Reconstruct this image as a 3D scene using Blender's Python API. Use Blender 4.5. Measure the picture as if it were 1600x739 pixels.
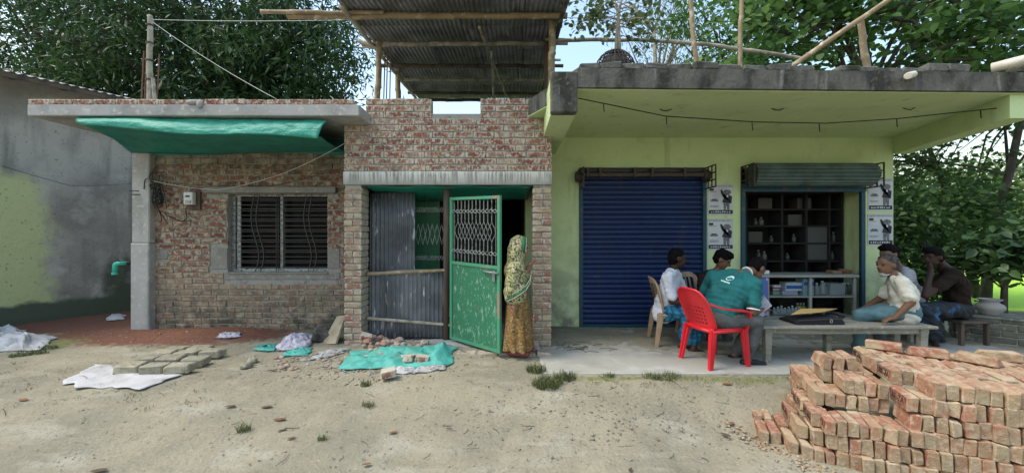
import bpy, bmesh, math, random
import numpy as np
from mathutils import Vector, Matrix, Euler
random.seed(7); rng = np.random.default_rng(7)
R = math.radians
for o in list(bpy.data.objects): bpy.data.objects.remove(o)
SC = bpy.context.scene; COL = SC.collection
# ------------------------------------------------------------------ camera, sky, sun, exposure
CAMZ = 1.55; FPX = 600.0
cam = bpy.data.cameras.new('camera'); camo = bpy.data.objects.new('camera', cam); COL.objects.link(camo)
camo.location = (0, 0, CAMZ); camo.rotation_euler = (R(90), 0, 0)
cam.sensor_width = 36; cam.lens = 36 * FPX / 1600; cam.clip_start = .05; cam.clip_end = 2000
SC.camera = camo
SUN_EL, SUN_AZ = R(58), R(-98)          # azimuth from +Y towards +X
world = bpy.data.worlds.new('World'); SC.world = world; world.use_nodes = True
wn = world.node_tree.nodes; wl = world.node_tree.links
sky = wn.new('ShaderNodeTexSky'); sky.sky_type = 'NISHITA'; sky.sun_disc = False
sky.sun_elevation = SUN_EL; sky.sun_rotation = SUN_AZ; sky.air_density = 1.75; sky.dust_density = 2.6; sky.ozone_density = 1.8
bg = wn['Background']; bg.inputs['Strength'].default_value = .15; wl.new(sky.outputs[0], bg.inputs[0])
sl = bpy.data.lights.new('sun', 'SUN'); sl.energy = 1.2; sl.angle = R(20); sl.color = (1, .94, .82)
so = bpy.data.objects.new('sun', sl); COL.objects.link(so)
sd = Vector((math.sin(SUN_AZ) * math.cos(SUN_EL), math.cos(SUN_AZ) * math.cos(SUN_EL), math.sin(SUN_EL)))
so.rotation_euler = sd.to_track_quat('Z', 'Y').to_euler(); so.location = (0, 0, 20)
SC.view_settings.view_transform = 'Standard'; SC.view_settings.look = 'None'
SC.view_settings.exposure = 1.08; SC.view_settings.gamma = 1
SC.render.engine = 'CYCLES'; SC.cycles.max_bounces = 8; SC.cycles.diffuse_bounces = 4
try: SC.cycles.use_denoising = True
except Exception: pass

def P(px, py, Y):
    """the point at distance Y on the photograph's pixel (px, py)"""
    return Vector(((px - 800) / FPX * Y, Y, CAMZ - (py - 369.5) / FPX * Y))
def PX(px, Y): return (px - 800) / FPX * Y
def PZ(py, Y): return CAMZ - (py - 369.5) / FPX * Y
def sst(a, b, x):
    t = np.clip((x - a) / (b - a), 0, 1); return t * t * (3 - 2 * t)

# ------------------------------------------------------------------ helpers: objects
def E(name, loc, label, cat, group=None, kind=None):
    o = bpy.data.objects.new(name, None); COL.objects.link(o); o.location = loc; o.empty_display_size = .1
    return tag(o, label, cat, group, kind)
def tag(o, label=None, cat=None, group=None, kind=None):
    if label: o['label'] = label
    if cat: o['category'] = cat
    if group: o['group'] = group
    if kind: o['kind'] = kind
    return o
def link(name, me, parent=None, mtx=None):
    o = bpy.data.objects.new(name, me); COL.objects.link(o)
    if mtx is not None: o.matrix_basis = mtx
    if parent is not None:
        o.parent = parent
        w = Matrix.Identity(4); p = parent
        while p is not None:
            w = p.matrix_basis @ w if p.parent is None else (p.matrix_parent_inverse @ p.matrix_basis) @ w
            p = p.parent
        o.matrix_parent_inverse = w.inverted()
    return o
def smooth(me):
    me.polygons.foreach_set('use_smooth', [True] * len(me.polygons))

class MB:
    def __init__(s): s.v = []; s.f = []
    def add(s, vs, fs):
        n = len(s.v); s.v += [tuple(v) for v in vs]; s.f += [tuple(i + n for i in f) for f in fs]; return s
    def box(s, c, d, rot=None):
        c = Vector(c); x, y, z = d[0] / 2, d[1] / 2, d[2] / 2
        vs = [Vector((i, j, k)) for i in (-x, x) for j in (-y, y) for k in (-z, z)]
        if rot is not None: vs = [rot @ v for v in vs]
        return s.add([v + c for v in vs], [(0, 1, 3, 2), (4, 6, 7, 5), (0, 4, 5, 1), (2, 3, 7, 6), (0, 2, 6, 4), (1, 5, 7, 3)])
    def box2(s, a, b):
        a, b = Vector(a), Vector(b); return s.box((a + b) / 2, b - a)
    def hexa(s, p):   # 8 points: bottom 4 then top 4
        return s.add(p, [(3, 2, 1, 0), (4, 5, 6, 7), (0, 1, 5, 4), (1, 2, 6, 5), (2, 3, 7, 6), (3, 0, 4, 7)])
    def tube(s, pts, r, n=7, cap=True):
        pts = [Vector(p) for p in pts]; m = len(pts)
        rs = [r] * m if not hasattr(r, '__len__') else r
        t0 = (pts[1] - pts[0]).normalized()
        a = t0.orthogonal().normalized(); vs = []
        for i, p in enumerate(pts):
            t = (pts[min(i + 1, m - 1)] - pts[max(i - 1, 0)]).normalized()
            a = (a - t * a.dot(t)); a = a.normalized() if a.length > 1e-6 else t.orthogonal().normalized()
            b = t.cross(a)
            for k in range(n):
                w = 2 * math.pi * k / n; vs.append(p + (a * math.cos(w) + b * math.sin(w)) * rs[i])
        fs = [(i * n + k, i * n + (k + 1) % n, (i + 1) * n + (k + 1) % n, (i + 1) * n + k) for i in range(m - 1) for k in range(n)]
        if cap: fs += [tuple(range(n - 1, -1, -1)), tuple(range((m - 1) * n, m * n))]
        return s.add(vs, fs)
    def lathe(s, c, prof, n=20, rot=None):
        c = Vector(c); vs = []
        for r, z in prof:
            for k in range(n):
                w = 2 * math.pi * k / n; v = Vector((r * math.cos(w), r * math.sin(w), z))
                vs.append(c + (rot @ v if rot is not None else v))
        m = len(prof)
        fs = [(i * n + k, i * n + (k + 1) % n, (i + 1) * n + (k + 1) % n, (i + 1) * n + k) for i in range(m - 1) for k in range(n)]
        fs += [tuple(range(n - 1, -1, -1)), tuple(range((m - 1) * n, m * n))]
        return s.add(vs, fs)
    def grid(s, fn, nu, nv, thick=0, nrm=None):
        vs = [Vector(fn(i / nu, j / nv)) for j in range(nv + 1) for i in range(nu + 1)]
        q = lambda i, j: j * (nu + 1) + i
        fs = [(q(i, j), q(i + 1, j), q(i + 1, j + 1), q(i, j + 1)) for j in range(nv) for i in range(nu)]
        s.add(vs, fs)
        if thick:
            nrm = Vector(nrm); m = len(s.v) - len(vs)
            n2 = len(s.v); s.v += [tuple(v + nrm * thick) for v in vs]
            s.f += [tuple(reversed([k + n2 for k in f])) for f in fs]
            ring = [q(i, 0) for i in range(nu)] + [q(nu, j) for j in range(nv)] + [q(i, nv) for i in range(nu, 0, -1)] + [q(0, j) for j in range(nv, 0, -1)]
            for a, b in zip(ring, ring[1:] + ring[:1]): s.f.append((b + m, a + m, a + n2, b + n2))
        return s
    def sphere(s, c, r, rot=None, n=12, m=8):
        c = Vector(c); r = Vector(r) if hasattr(r, '__len__') else Vector((r, r, r)); vs = []
        for i in range(1, m):
            t = math.pi * i / m
            for k in range(n):
                w = 2 * math.pi * k / n
                v = Vector((r.x * math.sin(t) * math.cos(w), r.y * math.sin(t) * math.sin(w), r.z * math.cos(t)))
                vs.append(c + (rot @ v if rot is not None else v))
        top, bot = Vector((0, 0, r.z)), Vector((0, 0, -r.z))
        vs += [c + (rot @ top if rot is not None else top), c + (rot @ bot if rot is not None else bot)]
        N = (m - 1) * n
        fs = [(i * n + k, (i + 1) * n + k, (i + 1) * n + (k + 1) % n, i * n + (k + 1) % n) for i in range(m - 2) for k in range(n)]
        fs += [(N, k, (k + 1) % n) for k in range(n)] + [(N + 1, (m - 2) * n + (k + 1) % n, (m - 2) * n + k) for k in range(n)]
        return s.add(vs, fs)
    def capsule(s, a, b, ra, rb, n=12, h=4):
        a, b = Vector(a), Vector(b); d = b - a; L = d.length
        rot = d.to_track_quat('Z', 'Y').to_matrix() if L > 1e-6 else Matrix.Identity(3)
        prof = [(max(ra * math.sin(math.pi / 2 * i / h), 1e-4), -ra * math.cos(math.pi / 2 * i / h)) for i in range(h + 1)]
        prof += [(max(rb * math.cos(math.pi / 2 * i / h), 1e-4), L + rb * math.sin(math.pi / 2 * i / h)) for i in range(h + 1)]
        return s.lathe(a, prof, n, rot)
    def mesh(s, name, mat=None, sm=False):
        me = bpy.data.meshes.new(name); me.from_pydata(s.v, [], s.f)
        if mat: me.materials.append(mat)
        if sm: smooth(me)
        me.update(); return me
    def obj(s, name, mat, parent=None, sm=False, bevel=0):
        me = s.mesh(name, mat, sm)
        bm = bmesh.new(); bm.from_mesh(me)
        bmesh.ops.recalc_face_normals(bm, faces=bm.faces)
        if bevel: bmesh.ops.bevel(bm, geom=bm.edges[:], offset=bevel, segments=1, affect='EDGES', clamp_overlap=True)
        bm.to_mesh(me); bm.free()
        return link(name, me, parent)

def wob(p, s, seed=0.):
    """cheap smooth noise from sines"""
    x, y, z = p[0] * s, p[1] * s, p[2] * s
    return (math.sin(x * 1.7 + y * 2.3 + seed) + math.sin(y * 3.1 - z * 1.9 + seed * 2.1) + math.sin(z * 2.7 + x * 2.9 + seed * .7)) / 3

# ------------------------------------------------------------------ helpers: materials
def mat(name, col, rough=.85, layers=(), bump=None, spec=.3, metal=0., ramp=None, rattr=None, transl=0., ndist=0., rval=0.):
    m = bpy.data.materials.new(name); m.use_nodes = True
    nt = m.node_tree; N = nt.nodes; L = nt.links
    b = N['Principled BSDF']; b.inputs['Roughness'].default_value = rough; b.inputs['Metallic'].default_value = metal
    b.inputs['Specular IOR Level'].default_value = spec
    geo = N.new('ShaderNodeNewGeometry'); oi = None
    cur = N.new('ShaderNodeRGB'); cur.outputs[0].default_value = (*col, 1); cur = cur.outputs[0]
    if ramp:
        if rattr:
            at = N.new('ShaderNodeAttribute'); at.attribute_name = rattr; src = at.outputs['Fac']
        else:
            oi = N.new('ShaderNodeObjectInfo'); src = oi.outputs['Random']
        cr = N.new('ShaderNodeValToRGB'); el = cr.color_ramp.elements
        while len(el) < len(ramp): el.new(.5)
        for i, c in enumerate(ramp): el[i].position = i / max(1, len(ramp) - 1); el[i].color = (*c, 1)
        L.new(src, cr.inputs[0]); cur = cr.outputs[0]
    def noise_fac(d):
        mp = N.new('ShaderNodeMapping'); mp.inputs['Scale'].default_value = d.get('v', (1, 1, 1)); mp.inputs['Location'].default_value = (d.get('o', 0),) * 3
        src_ = geo.outputs['Position']
        if d.get('ro'):
            oi2 = N.new('ShaderNodeObjectInfo'); va = N.new('ShaderNodeVectorMath'); va.operation = 'MULTIPLY_ADD'; L.new(oi2.outputs['Random'], va.inputs[0]); va.inputs[1].default_value = (d['ro'], d['ro'] * 1.7, d['ro'] * .6); L.new(geo.outputs['Position'], va.inputs[2]); src_ = va.outputs[0]
        L.new(src_, mp.inputs[0])
        if d.get('t') == 'vor':
            nz = N.new('ShaderNodeTexVoronoi'); nz.inputs['Scale'].default_value = d['s']; out = nz.outputs['Distance']
            if d.get('f'): nz.feature = d['f']
        elif d.get('t') == 'wave':
            nz = N.new('ShaderNodeTexWave'); nz.inputs['Scale'].default_value = d['s']; nz.bands_direction = d.get('dir', 'Z'); out = nz.outputs['Fac']
            nz.inputs['Distortion'].default_value = d.get('dist', 0); nz.inputs['Detail Scale'].default_value = 2
        else:
            nz = N.new('ShaderNodeTexNoise'); nz.inputs['Scale'].default_value = d['s']; nz.inputs['Detail'].default_value = d.get('det', 4)
            nz.inputs['Distortion'].default_value = d.get('dist', 0); nz.inputs['Roughness'].default_value = d.get('r', .55); out = nz.outputs['Fac']
        L.new(mp.outputs[0], nz.inputs['Vector']); return out
    for d in layers:
        if 'attr' in d:
            at = N.new('ShaderNodeAttribute'); at.attribute_name = d['attr']; f = at.outputs['Fac']
            if 's' in d:
                ad = N.new('ShaderNodeMath'); ad.operation = 'ADD'; L.new(f, ad.inputs[0])
                sc = N.new('ShaderNodeMath'); sc.operation = 'MULTIPLY_ADD'; L.new(noise_fac(d), sc.inputs[0]); sc.inputs[1].default_value = d.get('na', 1.); sc.inputs[2].default_value = -.5 * d.get('na', 1.)
                L.new(sc.outputs[0], ad.inputs[1]); f = ad.outputs[0]
        elif 'edge' in d:      # distance to the edge of one brick, in its own coordinates
            tc = N.new('ShaderNodeTexCoord'); sp = N.new('ShaderNodeSeparateXYZ'); L.new(tc.outputs['Object'], sp.inputs[0]); fs_ = []
            for ax_, hw in zip((0, 2), d['edge']):
                ab = N.new('ShaderNodeMath'); ab.operation = 'ABSOLUTE'; L.new(sp.outputs[ax_], ab.inputs[0])
                dv = N.new('ShaderNodeMath'); dv.operation = 'DIVIDE'; L.new(ab.outputs[0], dv.inputs[0]); dv.inputs[1].default_value = hw; fs_.append(dv.outputs[0])
            mxx = N.new('ShaderNodeMath'); mxx.operation = 'MAXIMUM'; L.new(fs_[0], mxx.inputs[0]); L.new(fs_[1], mxx.inputs[1])
            pw = N.new('ShaderNodeMath'); pw.operation = 'POWER'; L.new(mxx.outputs[0], pw.inputs[0]); pw.inputs[1].default_value = d.get('p', 2.)
            ma = N.new('ShaderNodeMath'); ma.operation = 'MULTIPLY_ADD'; L.new(pw.outputs[0], ma.inputs[0]); ma.inputs[1].default_value = d.get('ea', .3); L.new(noise_fac(d), ma.inputs[2]); f = ma.outputs[0]
        else: f = noise_fac(d)
        mr = N.new('ShaderNodeMapRange'); mr.inputs[1].default_value = d.get('lo', .45); mr.inputs[2].default_value = d.get('hi', .6)
        mr.inputs[3].default_value = 0; mr.inputs[4].default_value = d.get('a', 1.); L.new(f, mr.inputs[0]); f = mr.outputs[0]
        if 'z' in d:      # mask by height: full at z[1], none at z[0]
            sp = N.new('ShaderNodeSeparateXYZ'); L.new(geo.outputs['Position'], sp.inputs[0])
            m2 = N.new('ShaderNodeMapRange'); m2.inputs[1].default_value = d['z'][0]; m2.inputs[2].default_value = d['z'][1]
            L.new(sp.outputs[d.get('ax', 2)], m2.inputs[0])
            mu = N.new('ShaderNodeMath'); mu.operation = 'MULTIPLY'; L.new(f, mu.inputs[0]); L.new(m2.outputs[0], mu.inputs[1]); f = mu.outputs[0]
        mx = N.new('ShaderNodeMix'); mx.data_type = 'RGBA'; mx.blend_type = d.get('bt', 'MIX')
        L.new(f, mx.inputs[0]); L.new(cur, mx.inputs[6]); mx.inputs[7].default_value = (*d['c'], 1); cur = mx.outputs[2]
    if rval:
        if oi is None: oi = N.new('ShaderNodeObjectInfo')
        mr = N.new('ShaderNodeMapRange'); mr.inputs[3].default_value = 1 - rval; mr.inputs[4].default_value = 1 + rval; L.new(oi.outputs['Random'], mr.inputs[0])
        hs = N.new('ShaderNodeHueSaturation'); L.new(mr.outputs[0], hs.inputs['Value']); L.new(cur, hs.inputs['Color']); cur = hs.outputs[0]
    L.new(cur, b.inputs['Base Color'])
    if bump:
        prev = None
        for d in (bump if isinstance(bump, (list, tuple)) else [bump]):
            bp = N.new('ShaderNodeBump'); bp.inputs['Strength'].default_value = d.get('k', .4); bp.inputs['Distance'].default_value = d.get('d', .02)
            L.new(noise_fac(d), bp.inputs['Height'])
            if prev: L.new(prev, bp.inputs['Normal'])
            prev = bp.outputs[0]
        L.new(prev, b.inputs['Normal'])
    if transl:
        tr = N.new('ShaderNodeBsdfTranslucent'); ms = N.new('ShaderNodeMixShader'); ms.inputs[0].default_value = transl
        L.new(cur, tr.inputs[0]); L.new(b.outputs[0], ms.inputs[1]); L.new(tr.outputs[0], ms.inputs[2])
        L.new(ms.outputs[0], N['Material Output'].inputs[0])
    return m
def nz(s, k=.4, d=.02, **kw): return dict(s=s, k=k, d=d, **kw)

M = {}
M['ground'] = mat('ground', (.28, .252, .178), .95, [
    dict(c=(.21, .196, .142), s=1.3, lo=.42, hi=.62, det=6),
    dict(c=(.315, .298, .23), s=3.1, lo=.52, hi=.7, det=6, v=(.6, 1.6, 1)),
    dict(c=(.19, .17, .13), s=34, lo=.56, hi=.7, det=5),
    dict(c=(.4, .38, .33), s=60, lo=.62, hi=.72, det=3, a=.6),
    dict(c=(.155, .075, .05), attr='red', s=9, na=.9, lo=.4, hi=.75),
    dict(c=(.17, .18, .07), attr='moss', s=14, na=1.2, lo=.45, hi=.8),
    dict(c=(.3, .5, .06), attr='field', lo=.3, hi=.7), dict(c=(.07, .09, .04), attr='scrub', lo=.3, hi=.7)],
    bump=[nz(7, .35, .05), nz(9, .4, .03, v=(.35, 2.4, 1), det=6, r=.65), nz(40, .5, .02, det=6), nz(150, .35, .006)], spec=.15)
M['mortar'] = mat('mortar', (.3, .285, .255), .95, [dict(c=(.16, .15, .135), s=12, lo=.5, hi=.7)], bump=nz(60, .6, .01))
SMEAR = (.455, .4, .32)
M['brick_pale'] = mat('brick_pale', (.4, .2, .15), .92, [
    dict(c=(.12, .055, .05), s=34, lo=.5, hi=.66, ro=40),
    dict(c=(.47, .37, .25), s=8, lo=.57, hi=.66, ro=31),
    dict(c=(.1, .05, .045), s=55, lo=.54, hi=.62, det=4, ro=11, a=.8), dict(c=SMEAR, s=22, v=(1.6, 1, .9), lo=.585, hi=.635, det=6, r=.65, ro=50, edge=(.12, .034), ea=.22, p=2.4), dict(c=SMEAR, s=2.6, lo=.55, hi=.68, det=3, a=.6), dict(c=(.52, .49, .43), s=26, lo=.58, hi=.7, det=5, o=9),
    dict(c=(.2, .19, .16), s=9, lo=.56, hi=.72, o=5, a=.7, det=6), dict(c=(.1, .09, .075), s=60, lo=.62, hi=.72, a=.7)],
    ramp=[(.26, .088, .058), (.3, .115, .072), (.2, .075, .056), (.34, .19, .115), (.28, .1, .066)], bump=[nz(25, .6, .014), nz(90, .6, .008)])
M['brick_pier'] = mat('brick_pier', (.4, .2, .15), .92, [
    dict(c=SMEAR, s=16, lo=.6, hi=.66, det=7, r=.7, ro=50, edge=(.12, .034), ea=.2, p=2.4), dict(c=(.3, .27, .18), s=5, lo=.46, hi=.7, o=5, a=.8), dict(c=(.15, .13, .1), s=18, lo=.54, hi=.7, a=.8, det=6)],
    ramp=[(.3, .12, .09), (.42, .31, .2), (.38, .28, .2), (.27, .13, .1), (.44, .36, .24)], bump=[nz(25, .7, .014), nz(90, .6, .008)])
M['brick_dark'] = mat('brick_dark', (.3, .15, .1), .93, [
    dict(c=(.1, .05, .045), s=30, lo=.5, hi=.64, ro=40),
    dict(c=(.4, .32, .215), s=13, lo=.54, hi=.59, ro=33),
    dict(c=(.33, .29, .225), s=20, lo=.63, hi=.69, det=6, r=.65, ro=50, edge=(.12, .034), ea=.26, p=2.4),
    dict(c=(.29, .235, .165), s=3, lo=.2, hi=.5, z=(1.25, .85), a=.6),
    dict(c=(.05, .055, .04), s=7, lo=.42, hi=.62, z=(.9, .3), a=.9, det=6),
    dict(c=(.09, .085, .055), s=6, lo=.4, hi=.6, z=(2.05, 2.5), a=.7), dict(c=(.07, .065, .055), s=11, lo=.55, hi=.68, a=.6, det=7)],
    ramp=[(.19, .07, .05), (.235, .092, .062), (.31, .2, .12), (.155, .058, .045), (.27, .13, .08), (.21, .082, .056)], bump=[nz(25, .6, .014), nz(90, .6, .008)])
M['brick_pile'] = mat('brick_pile', (.5, .25, .17), .9, [
    dict(c=(.4, .32, .21), s=6, lo=.48, hi=.62, det=6, ro=40), dict(c=(.26, .1, .055), s=8, lo=.54, hi=.7, ro=27, o=7, a=.8),
    dict(c=(.14, .12, .075), s=9, lo=.58, hi=.72, o=13, a=.8, det=6), dict(c=(.27, .22, .135), s=9, lo=1.15, hi=1.4, det=5, ro=19, edge=(.111, 10), ea=1., p=8, a=.6), dict(c=(.47, .37, .29), s=30, lo=.5, hi=.68, a=.65, det=6), dict(c=(.12, .07, .05), s=70, lo=.6, hi=.7, a=.6)],
    ramp=[(.33, .165, .1), (.27, .118, .07), (.36, .22, .135), (.35, .26, .155), (.3, .14, .085), (.25, .185, .11), (.35, .185, .115)], bump=[nz(30, .6, .012), nz(110, .6, .006)])
M['stamp'] = mat('stamp', (.075, .04, .03), .95)
M['brick_stain'] = mat('brick_stain', (.1, .1, .09), .95, [dict(c=(.17, .16, .14), s=9, lo=.5, hi=.65), dict(c=(.045, .05, .035), s=4, lo=.48, hi=.62)], bump=nz(30, .6, .02))
M['cement'] = mat('cement', (.37, .36, .34), .92, [dict(c=(.25, .245, .23), s=4, lo=.45, hi=.7), dict(c=(.47, .46, .44), s=16, lo=.55, hi=.7)], bump=[nz(30, .35, .01), nz(5, .3, .03)])
M['cement_drip'] = mat('cement_drip', (.27, .265, .235), .92, [dict(c=(.2, .19, .16), s=9, lo=.5, hi=.7), dict(c=(.6, .59, .54), s=42, v=(1, 1, .05), lo=.42, hi=.56, det=3, z=(2.17, 2.33)), dict(c=(.6, .59, .54), s=9, v=(1, 1, .3), lo=.4, hi=.6, z=(2.3, 2.36))], bump=nz(40, .5, .01))
M['old_concrete'] = mat('old_concrete', (.115, .11, .098), .93, [dict(c=(.035, .035, .03), s=5, v=(1, 1, .4), lo=.44, hi=.62, det=7), dict(c=(.27, .265, .24), s=9, v=(1, 1, .25), lo=.58, hi=.74, det=7), dict(c=(.1, .09, .06), s=25, lo=.55, hi=.68)], bump=[nz(30, .6, .015), nz(6, .5, .04)])
M['house_plaster'] = mat('house_plaster', (.345, .33, .29), .93, [dict(c=(.2, .19, .17), s=1.6, lo=.4, hi=.65, det=6), dict(c=(.4, .39, .35), s=2.6, lo=.55, hi=.75, det=6),
    dict(c=(.19, .185, .165), s=5, v=(1, 1, .12), lo=.52, hi=.7, det=5), dict(c=(.4, .43, .22), attr='paint', s=4, na=1.5, lo=.3, hi=.75, det=8, r=.7), dict(c=(.1, .1, .095), s=26, lo=.62, hi=.7, a=.8, det=5),
    dict(c=(.07, .085, .06), attr='damp_dark', s=5, na=.6, lo=.42, hi=.62)], bump=[nz(9, .4, .03), nz(60, .35, .008)])
M['green_wall'] = mat('green_wall', (.5, .61, .31), .8, [dict(c=(.55, .645, .37), s=1.5, lo=.4, hi=.7), dict(c=(.4, .46, .24), s=4, lo=.54, hi=.75, a=.5, det=7), dict(c=(.24, .27, .16), s=2.2, v=(2.5, 2.5, .35), lo=.6, hi=.74, det=7, a=.5), dict(c=(.16, .17, .12), s=38, lo=.66, hi=.73, a=.5),
    dict(c=(.21, .21, .16), s=4, lo=.38, hi=.6, z=(1.5, .3), a=.9, det=7), dict(c=(.5, .52, .42), s=14, lo=.6, hi=.68, z=(1.6, .5), a=.8)], bump=[nz(8, .15, .02), nz(60, .15, .005)], spec=.25)
M['floor'] = mat('floor', (.35, .345, .295), .8, [dict(c=(.25, .245, .22), s=2.2, lo=.45, hi=.7, det=6), dict(c=(.41, .405, .38), s=6, lo=.55, hi=.7, det=5), dict(c=(.24, .22, .18), s=30, lo=.64, hi=.74, a=.6)], bump=nz(40, .25, .006))
M['tin'] = mat('tin', (.165, .172, .185), .55, [dict(c=(.085, .09, .1), s=2.2, lo=.42, hi=.62, det=6), dict(c=(.5, .52, .54), s=16, v=(1, .6, .25), lo=.6, hi=.7), dict(c=(.16, .09, .05), s=5, lo=.62, hi=.75, a=.5)], metal=.35, spec=.5, rval=.25)
M['tin_old'] = mat('tin_old', (.23, .235, .24), .6, [dict(c=(.12, .12, .12), s=2.5, lo=.42, hi=.62, det=6), dict(c=(.40, .41, .42), s=9, v=(1, .3, 1), lo=.58, hi=.7, a=.7), dict(c=(.16, .10, .06), s=4, lo=.6, hi=.75, a=.6)], metal=.25, spec=.5, rval=.3)
M['bamboo'] = mat('bamboo', (.27, .205, .12), .6, [dict(c=(.2, .15, .09), s=6, lo=.45, hi=.65), dict(c=(.47, .40, .27), s=11, lo=.55, hi=.7)], bump=nz(50, .3, .005))
M['bamboo_grey'] = mat('bamboo_grey', (.33, .30, .23), .7, [dict(c=(.17, .15, .11), s=6, lo=.45, hi=.65), dict(c=(.45, .42, .34), s=11, lo=.55, hi=.7)], bump=nz(50, .3, .005))
M['wood_dark'] = mat('wood_dark', (.10, .075, .055), .8, [dict(c=(.05, .04, .03), s=8, v=(1, 1, .15), lo=.45, hi=.6)])
M['wood_grey'] = mat('wood_grey', (.27, .255, .205), .75, [dict(c=(.17, .155, .12), s=5, v=(.3, 3, 3), lo=.45, hi=.65, det=6), dict(c=(.36, .35, .29), s=20, lo=.56, hi=.7)], bump=nz(30, .3, .006, v=(.2, 3, 3)))
M['gate_paint'] = mat('gate_paint', (.032, .165, .085), .45, [dict(c=(.03, .15, .08), s=3, lo=.45, hi=.7), dict(c=(.3, .46, .37), s=24, v=(1, 1, .35), lo=.56, hi=.66, det=7, r=.72, a=.9), dict(c=(.3, .5, .38), s=45, v=(1, 1, .5), lo=.62, hi=.7, a=.8), dict(c=(.2, .1, .05), s=7, lo=.66, hi=.74)], spec=.4)
M['gate_frame'] = mat('gate_frame', (.06, .27, .15), .5, [dict(c=(.28, .2, .15), s=9, lo=.55, hi=.66)], spec=.4)
M['green_panel'] = mat('green_panel', (.05, .2, .10), .55, [dict(c=(.03, .13, .07), s=3, lo=.45, hi=.7)])
M['iron_pale'] = mat('iron_pale', (.27, .29, .27), .5, [dict(c=(.1, .1, .09), s=20, lo=.5, hi=.65)], metal=.3)
M['iron_dark'] = mat('iron_dark', (.055, .045, .04), .6, [dict(c=(.12, .07, .045), s=15, lo=.55, hi=.7)], metal=.3)
M['rebar'] = mat('rebar', (.16, .085, .055), .8)
M['grille_paint'] = mat('grille_paint', (.06, .057, .052), .5, [dict(c=(.11, .07, .045), s=14, lo=.5, hi=.66)], spec=.4)
M['window_steel'] = mat('window_steel', (.32, .33, .33), .45, [dict(c=(.12, .12, .12), s=30, lo=.5, hi=.62)], metal=.4)
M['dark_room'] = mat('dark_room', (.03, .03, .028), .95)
M['glass_dark'] = mat('glass_dark', (.006, .006, .008), .25, spec=.06)
M['shutter_blue'] = mat('shutter_blue', (.005, .022, .095), .5, [dict(c=(.006, .018, .075), s=2, lo=.4, hi=.65, det=6), dict(c=(.03, .035, .05), s=3, v=(3, 1, .3), lo=.56, hi=.7, det=7, a=.6), dict(c=(.05, .03, .02), s=12, lo=.66, hi=.74, z=(.7, .25)), dict(c=(.18, .2, .27), s=22, v=(.5, 1, 2), lo=.68, hi=.74, a=.6)], spec=.45, metal=.2)
M['shutter_frame'] = mat('shutter_frame', (.012, .055, .085), .5, [dict(c=(.08, .07, .06), s=9, lo=.56, hi=.68)])
M['shutter_grey'] = mat('shutter_grey', (.085, .125, .12), .5, [dict(c=(.05, .075, .07), s=4, lo=.45, hi=.65)], metal=.2)
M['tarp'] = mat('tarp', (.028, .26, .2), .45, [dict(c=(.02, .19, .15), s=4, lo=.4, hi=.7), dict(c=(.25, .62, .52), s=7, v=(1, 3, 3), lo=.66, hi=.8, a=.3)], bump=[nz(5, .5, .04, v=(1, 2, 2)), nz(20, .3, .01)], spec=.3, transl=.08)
M['tarp_lip_lit'] = mat('tarp_lip_lit', (.045, .33, .24), .5, [dict(c=(.03, .25, .18), s=5, lo=.45, hi=.7), dict(c=(.13, .42, .33), s=12, v=(1, 2, 3), lo=.58, hi=.7, det=6), dict(c=(.1, .13, .1), s=7, lo=.63, hi=.75, a=.6, det=6)], bump=[nz(9, .5, .03, v=(1, 2, 3)), nz(30, .4, .01)], spec=.3, transl=.12)  # same awning sheet, paler: sky light on the lip put into the colour
M['cement_dull'] = mat('cement_dull', (.24, .225, .2), .93, [dict(c=(.19, .18, .155), s=6, lo=.45, hi=.68, det=6), dict(c=(.33, .315, .28), s=20, lo=.56, hi=.7)], bump=[nz(30, .4, .01), nz(6, .4, .03)])
M['tarp_bright'] = mat('tarp_bright', (.09, .43, .36), .55, [dict(c=(.06, .34, .28), s=5, lo=.45, hi=.7), dict(c=(.3, .33, .26), s=10, lo=.56, hi=.72, det=8, r=.7), dict(c=(.25, .22, .16), s=4, lo=.6, hi=.75, det=8, a=.6)], bump=[nz(9, .6, .03), nz(30, .4, .01)], spec=.35, transl=.15)
M['sack'] = mat('sack', (.5, .5, .5), .8, [dict(c=(.38, .375, .36), s=6, lo=.45, hi=.7), dict(c=(.32, .28, .22), s=9, lo=.63, hi=.75)], bump=[nz(8, .5, .03), nz(40, .3, .008)], transl=.1)
M['rag'] = mat('rag', (.50, .47, .53), .85, [dict(c=(.28, .27, .33), s=14, lo=.5, hi=.62), dict(c=(.66, .64, .66), s=9, lo=.58, hi=.7)], bump=[nz(12, .8, .04)])
M['mudbrick'] = mat('mudbrick', (.27, .245, .175), .95, [dict(c=(.34, .315, .24), s=7, lo=.45, hi=.65), dict(c=(.17, .14, .08), s=22, lo=.55, hi=.7)], bump=[nz(14, .6, .02), nz(60, .4, .008)], rval=.15)
M['rubble'] = mat('rubble', (.36, .33, .28), .95, [dict(c=(.24, .2, .16), s=20, lo=.45, hi=.65)], ramp=[(.4, .37, .31), (.33, .15, .1), (.45, .42, .37), (.3, .26, .2), (.42, .2, .14), (.36, .33, .27)], bump=nz(40, .6, .01))
M['stones'] = mat('stones', (.36, .33, .27), .95, [dict(c=(.24, .2, .16), s=20, lo=.45, hi=.65)], ramp=[(.27, .25, .2), (.22, .2, .155), (.36, .34, .29), (.18, .16, .12), (.25, .13, .085)], rattr='rnd')
M['dead_leaf'] = mat('dead_leaf', (.3, .13, .05), .8, [dict(c=(.09, .055, .035), s=40, lo=.5, hi=.65)], ramp=[(.24, .11, .05), (.1, .065, .045), (.17, .09, .05), (.07, .05, .04)])
M['grass'] = mat('grass', (.1, .16, .04), .7, ramp=[(.06, .095, .03), (.1, .135, .045), (.19, .19, .09), (.08, .12, .04)], rattr='rnd', transl=.3)
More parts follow.
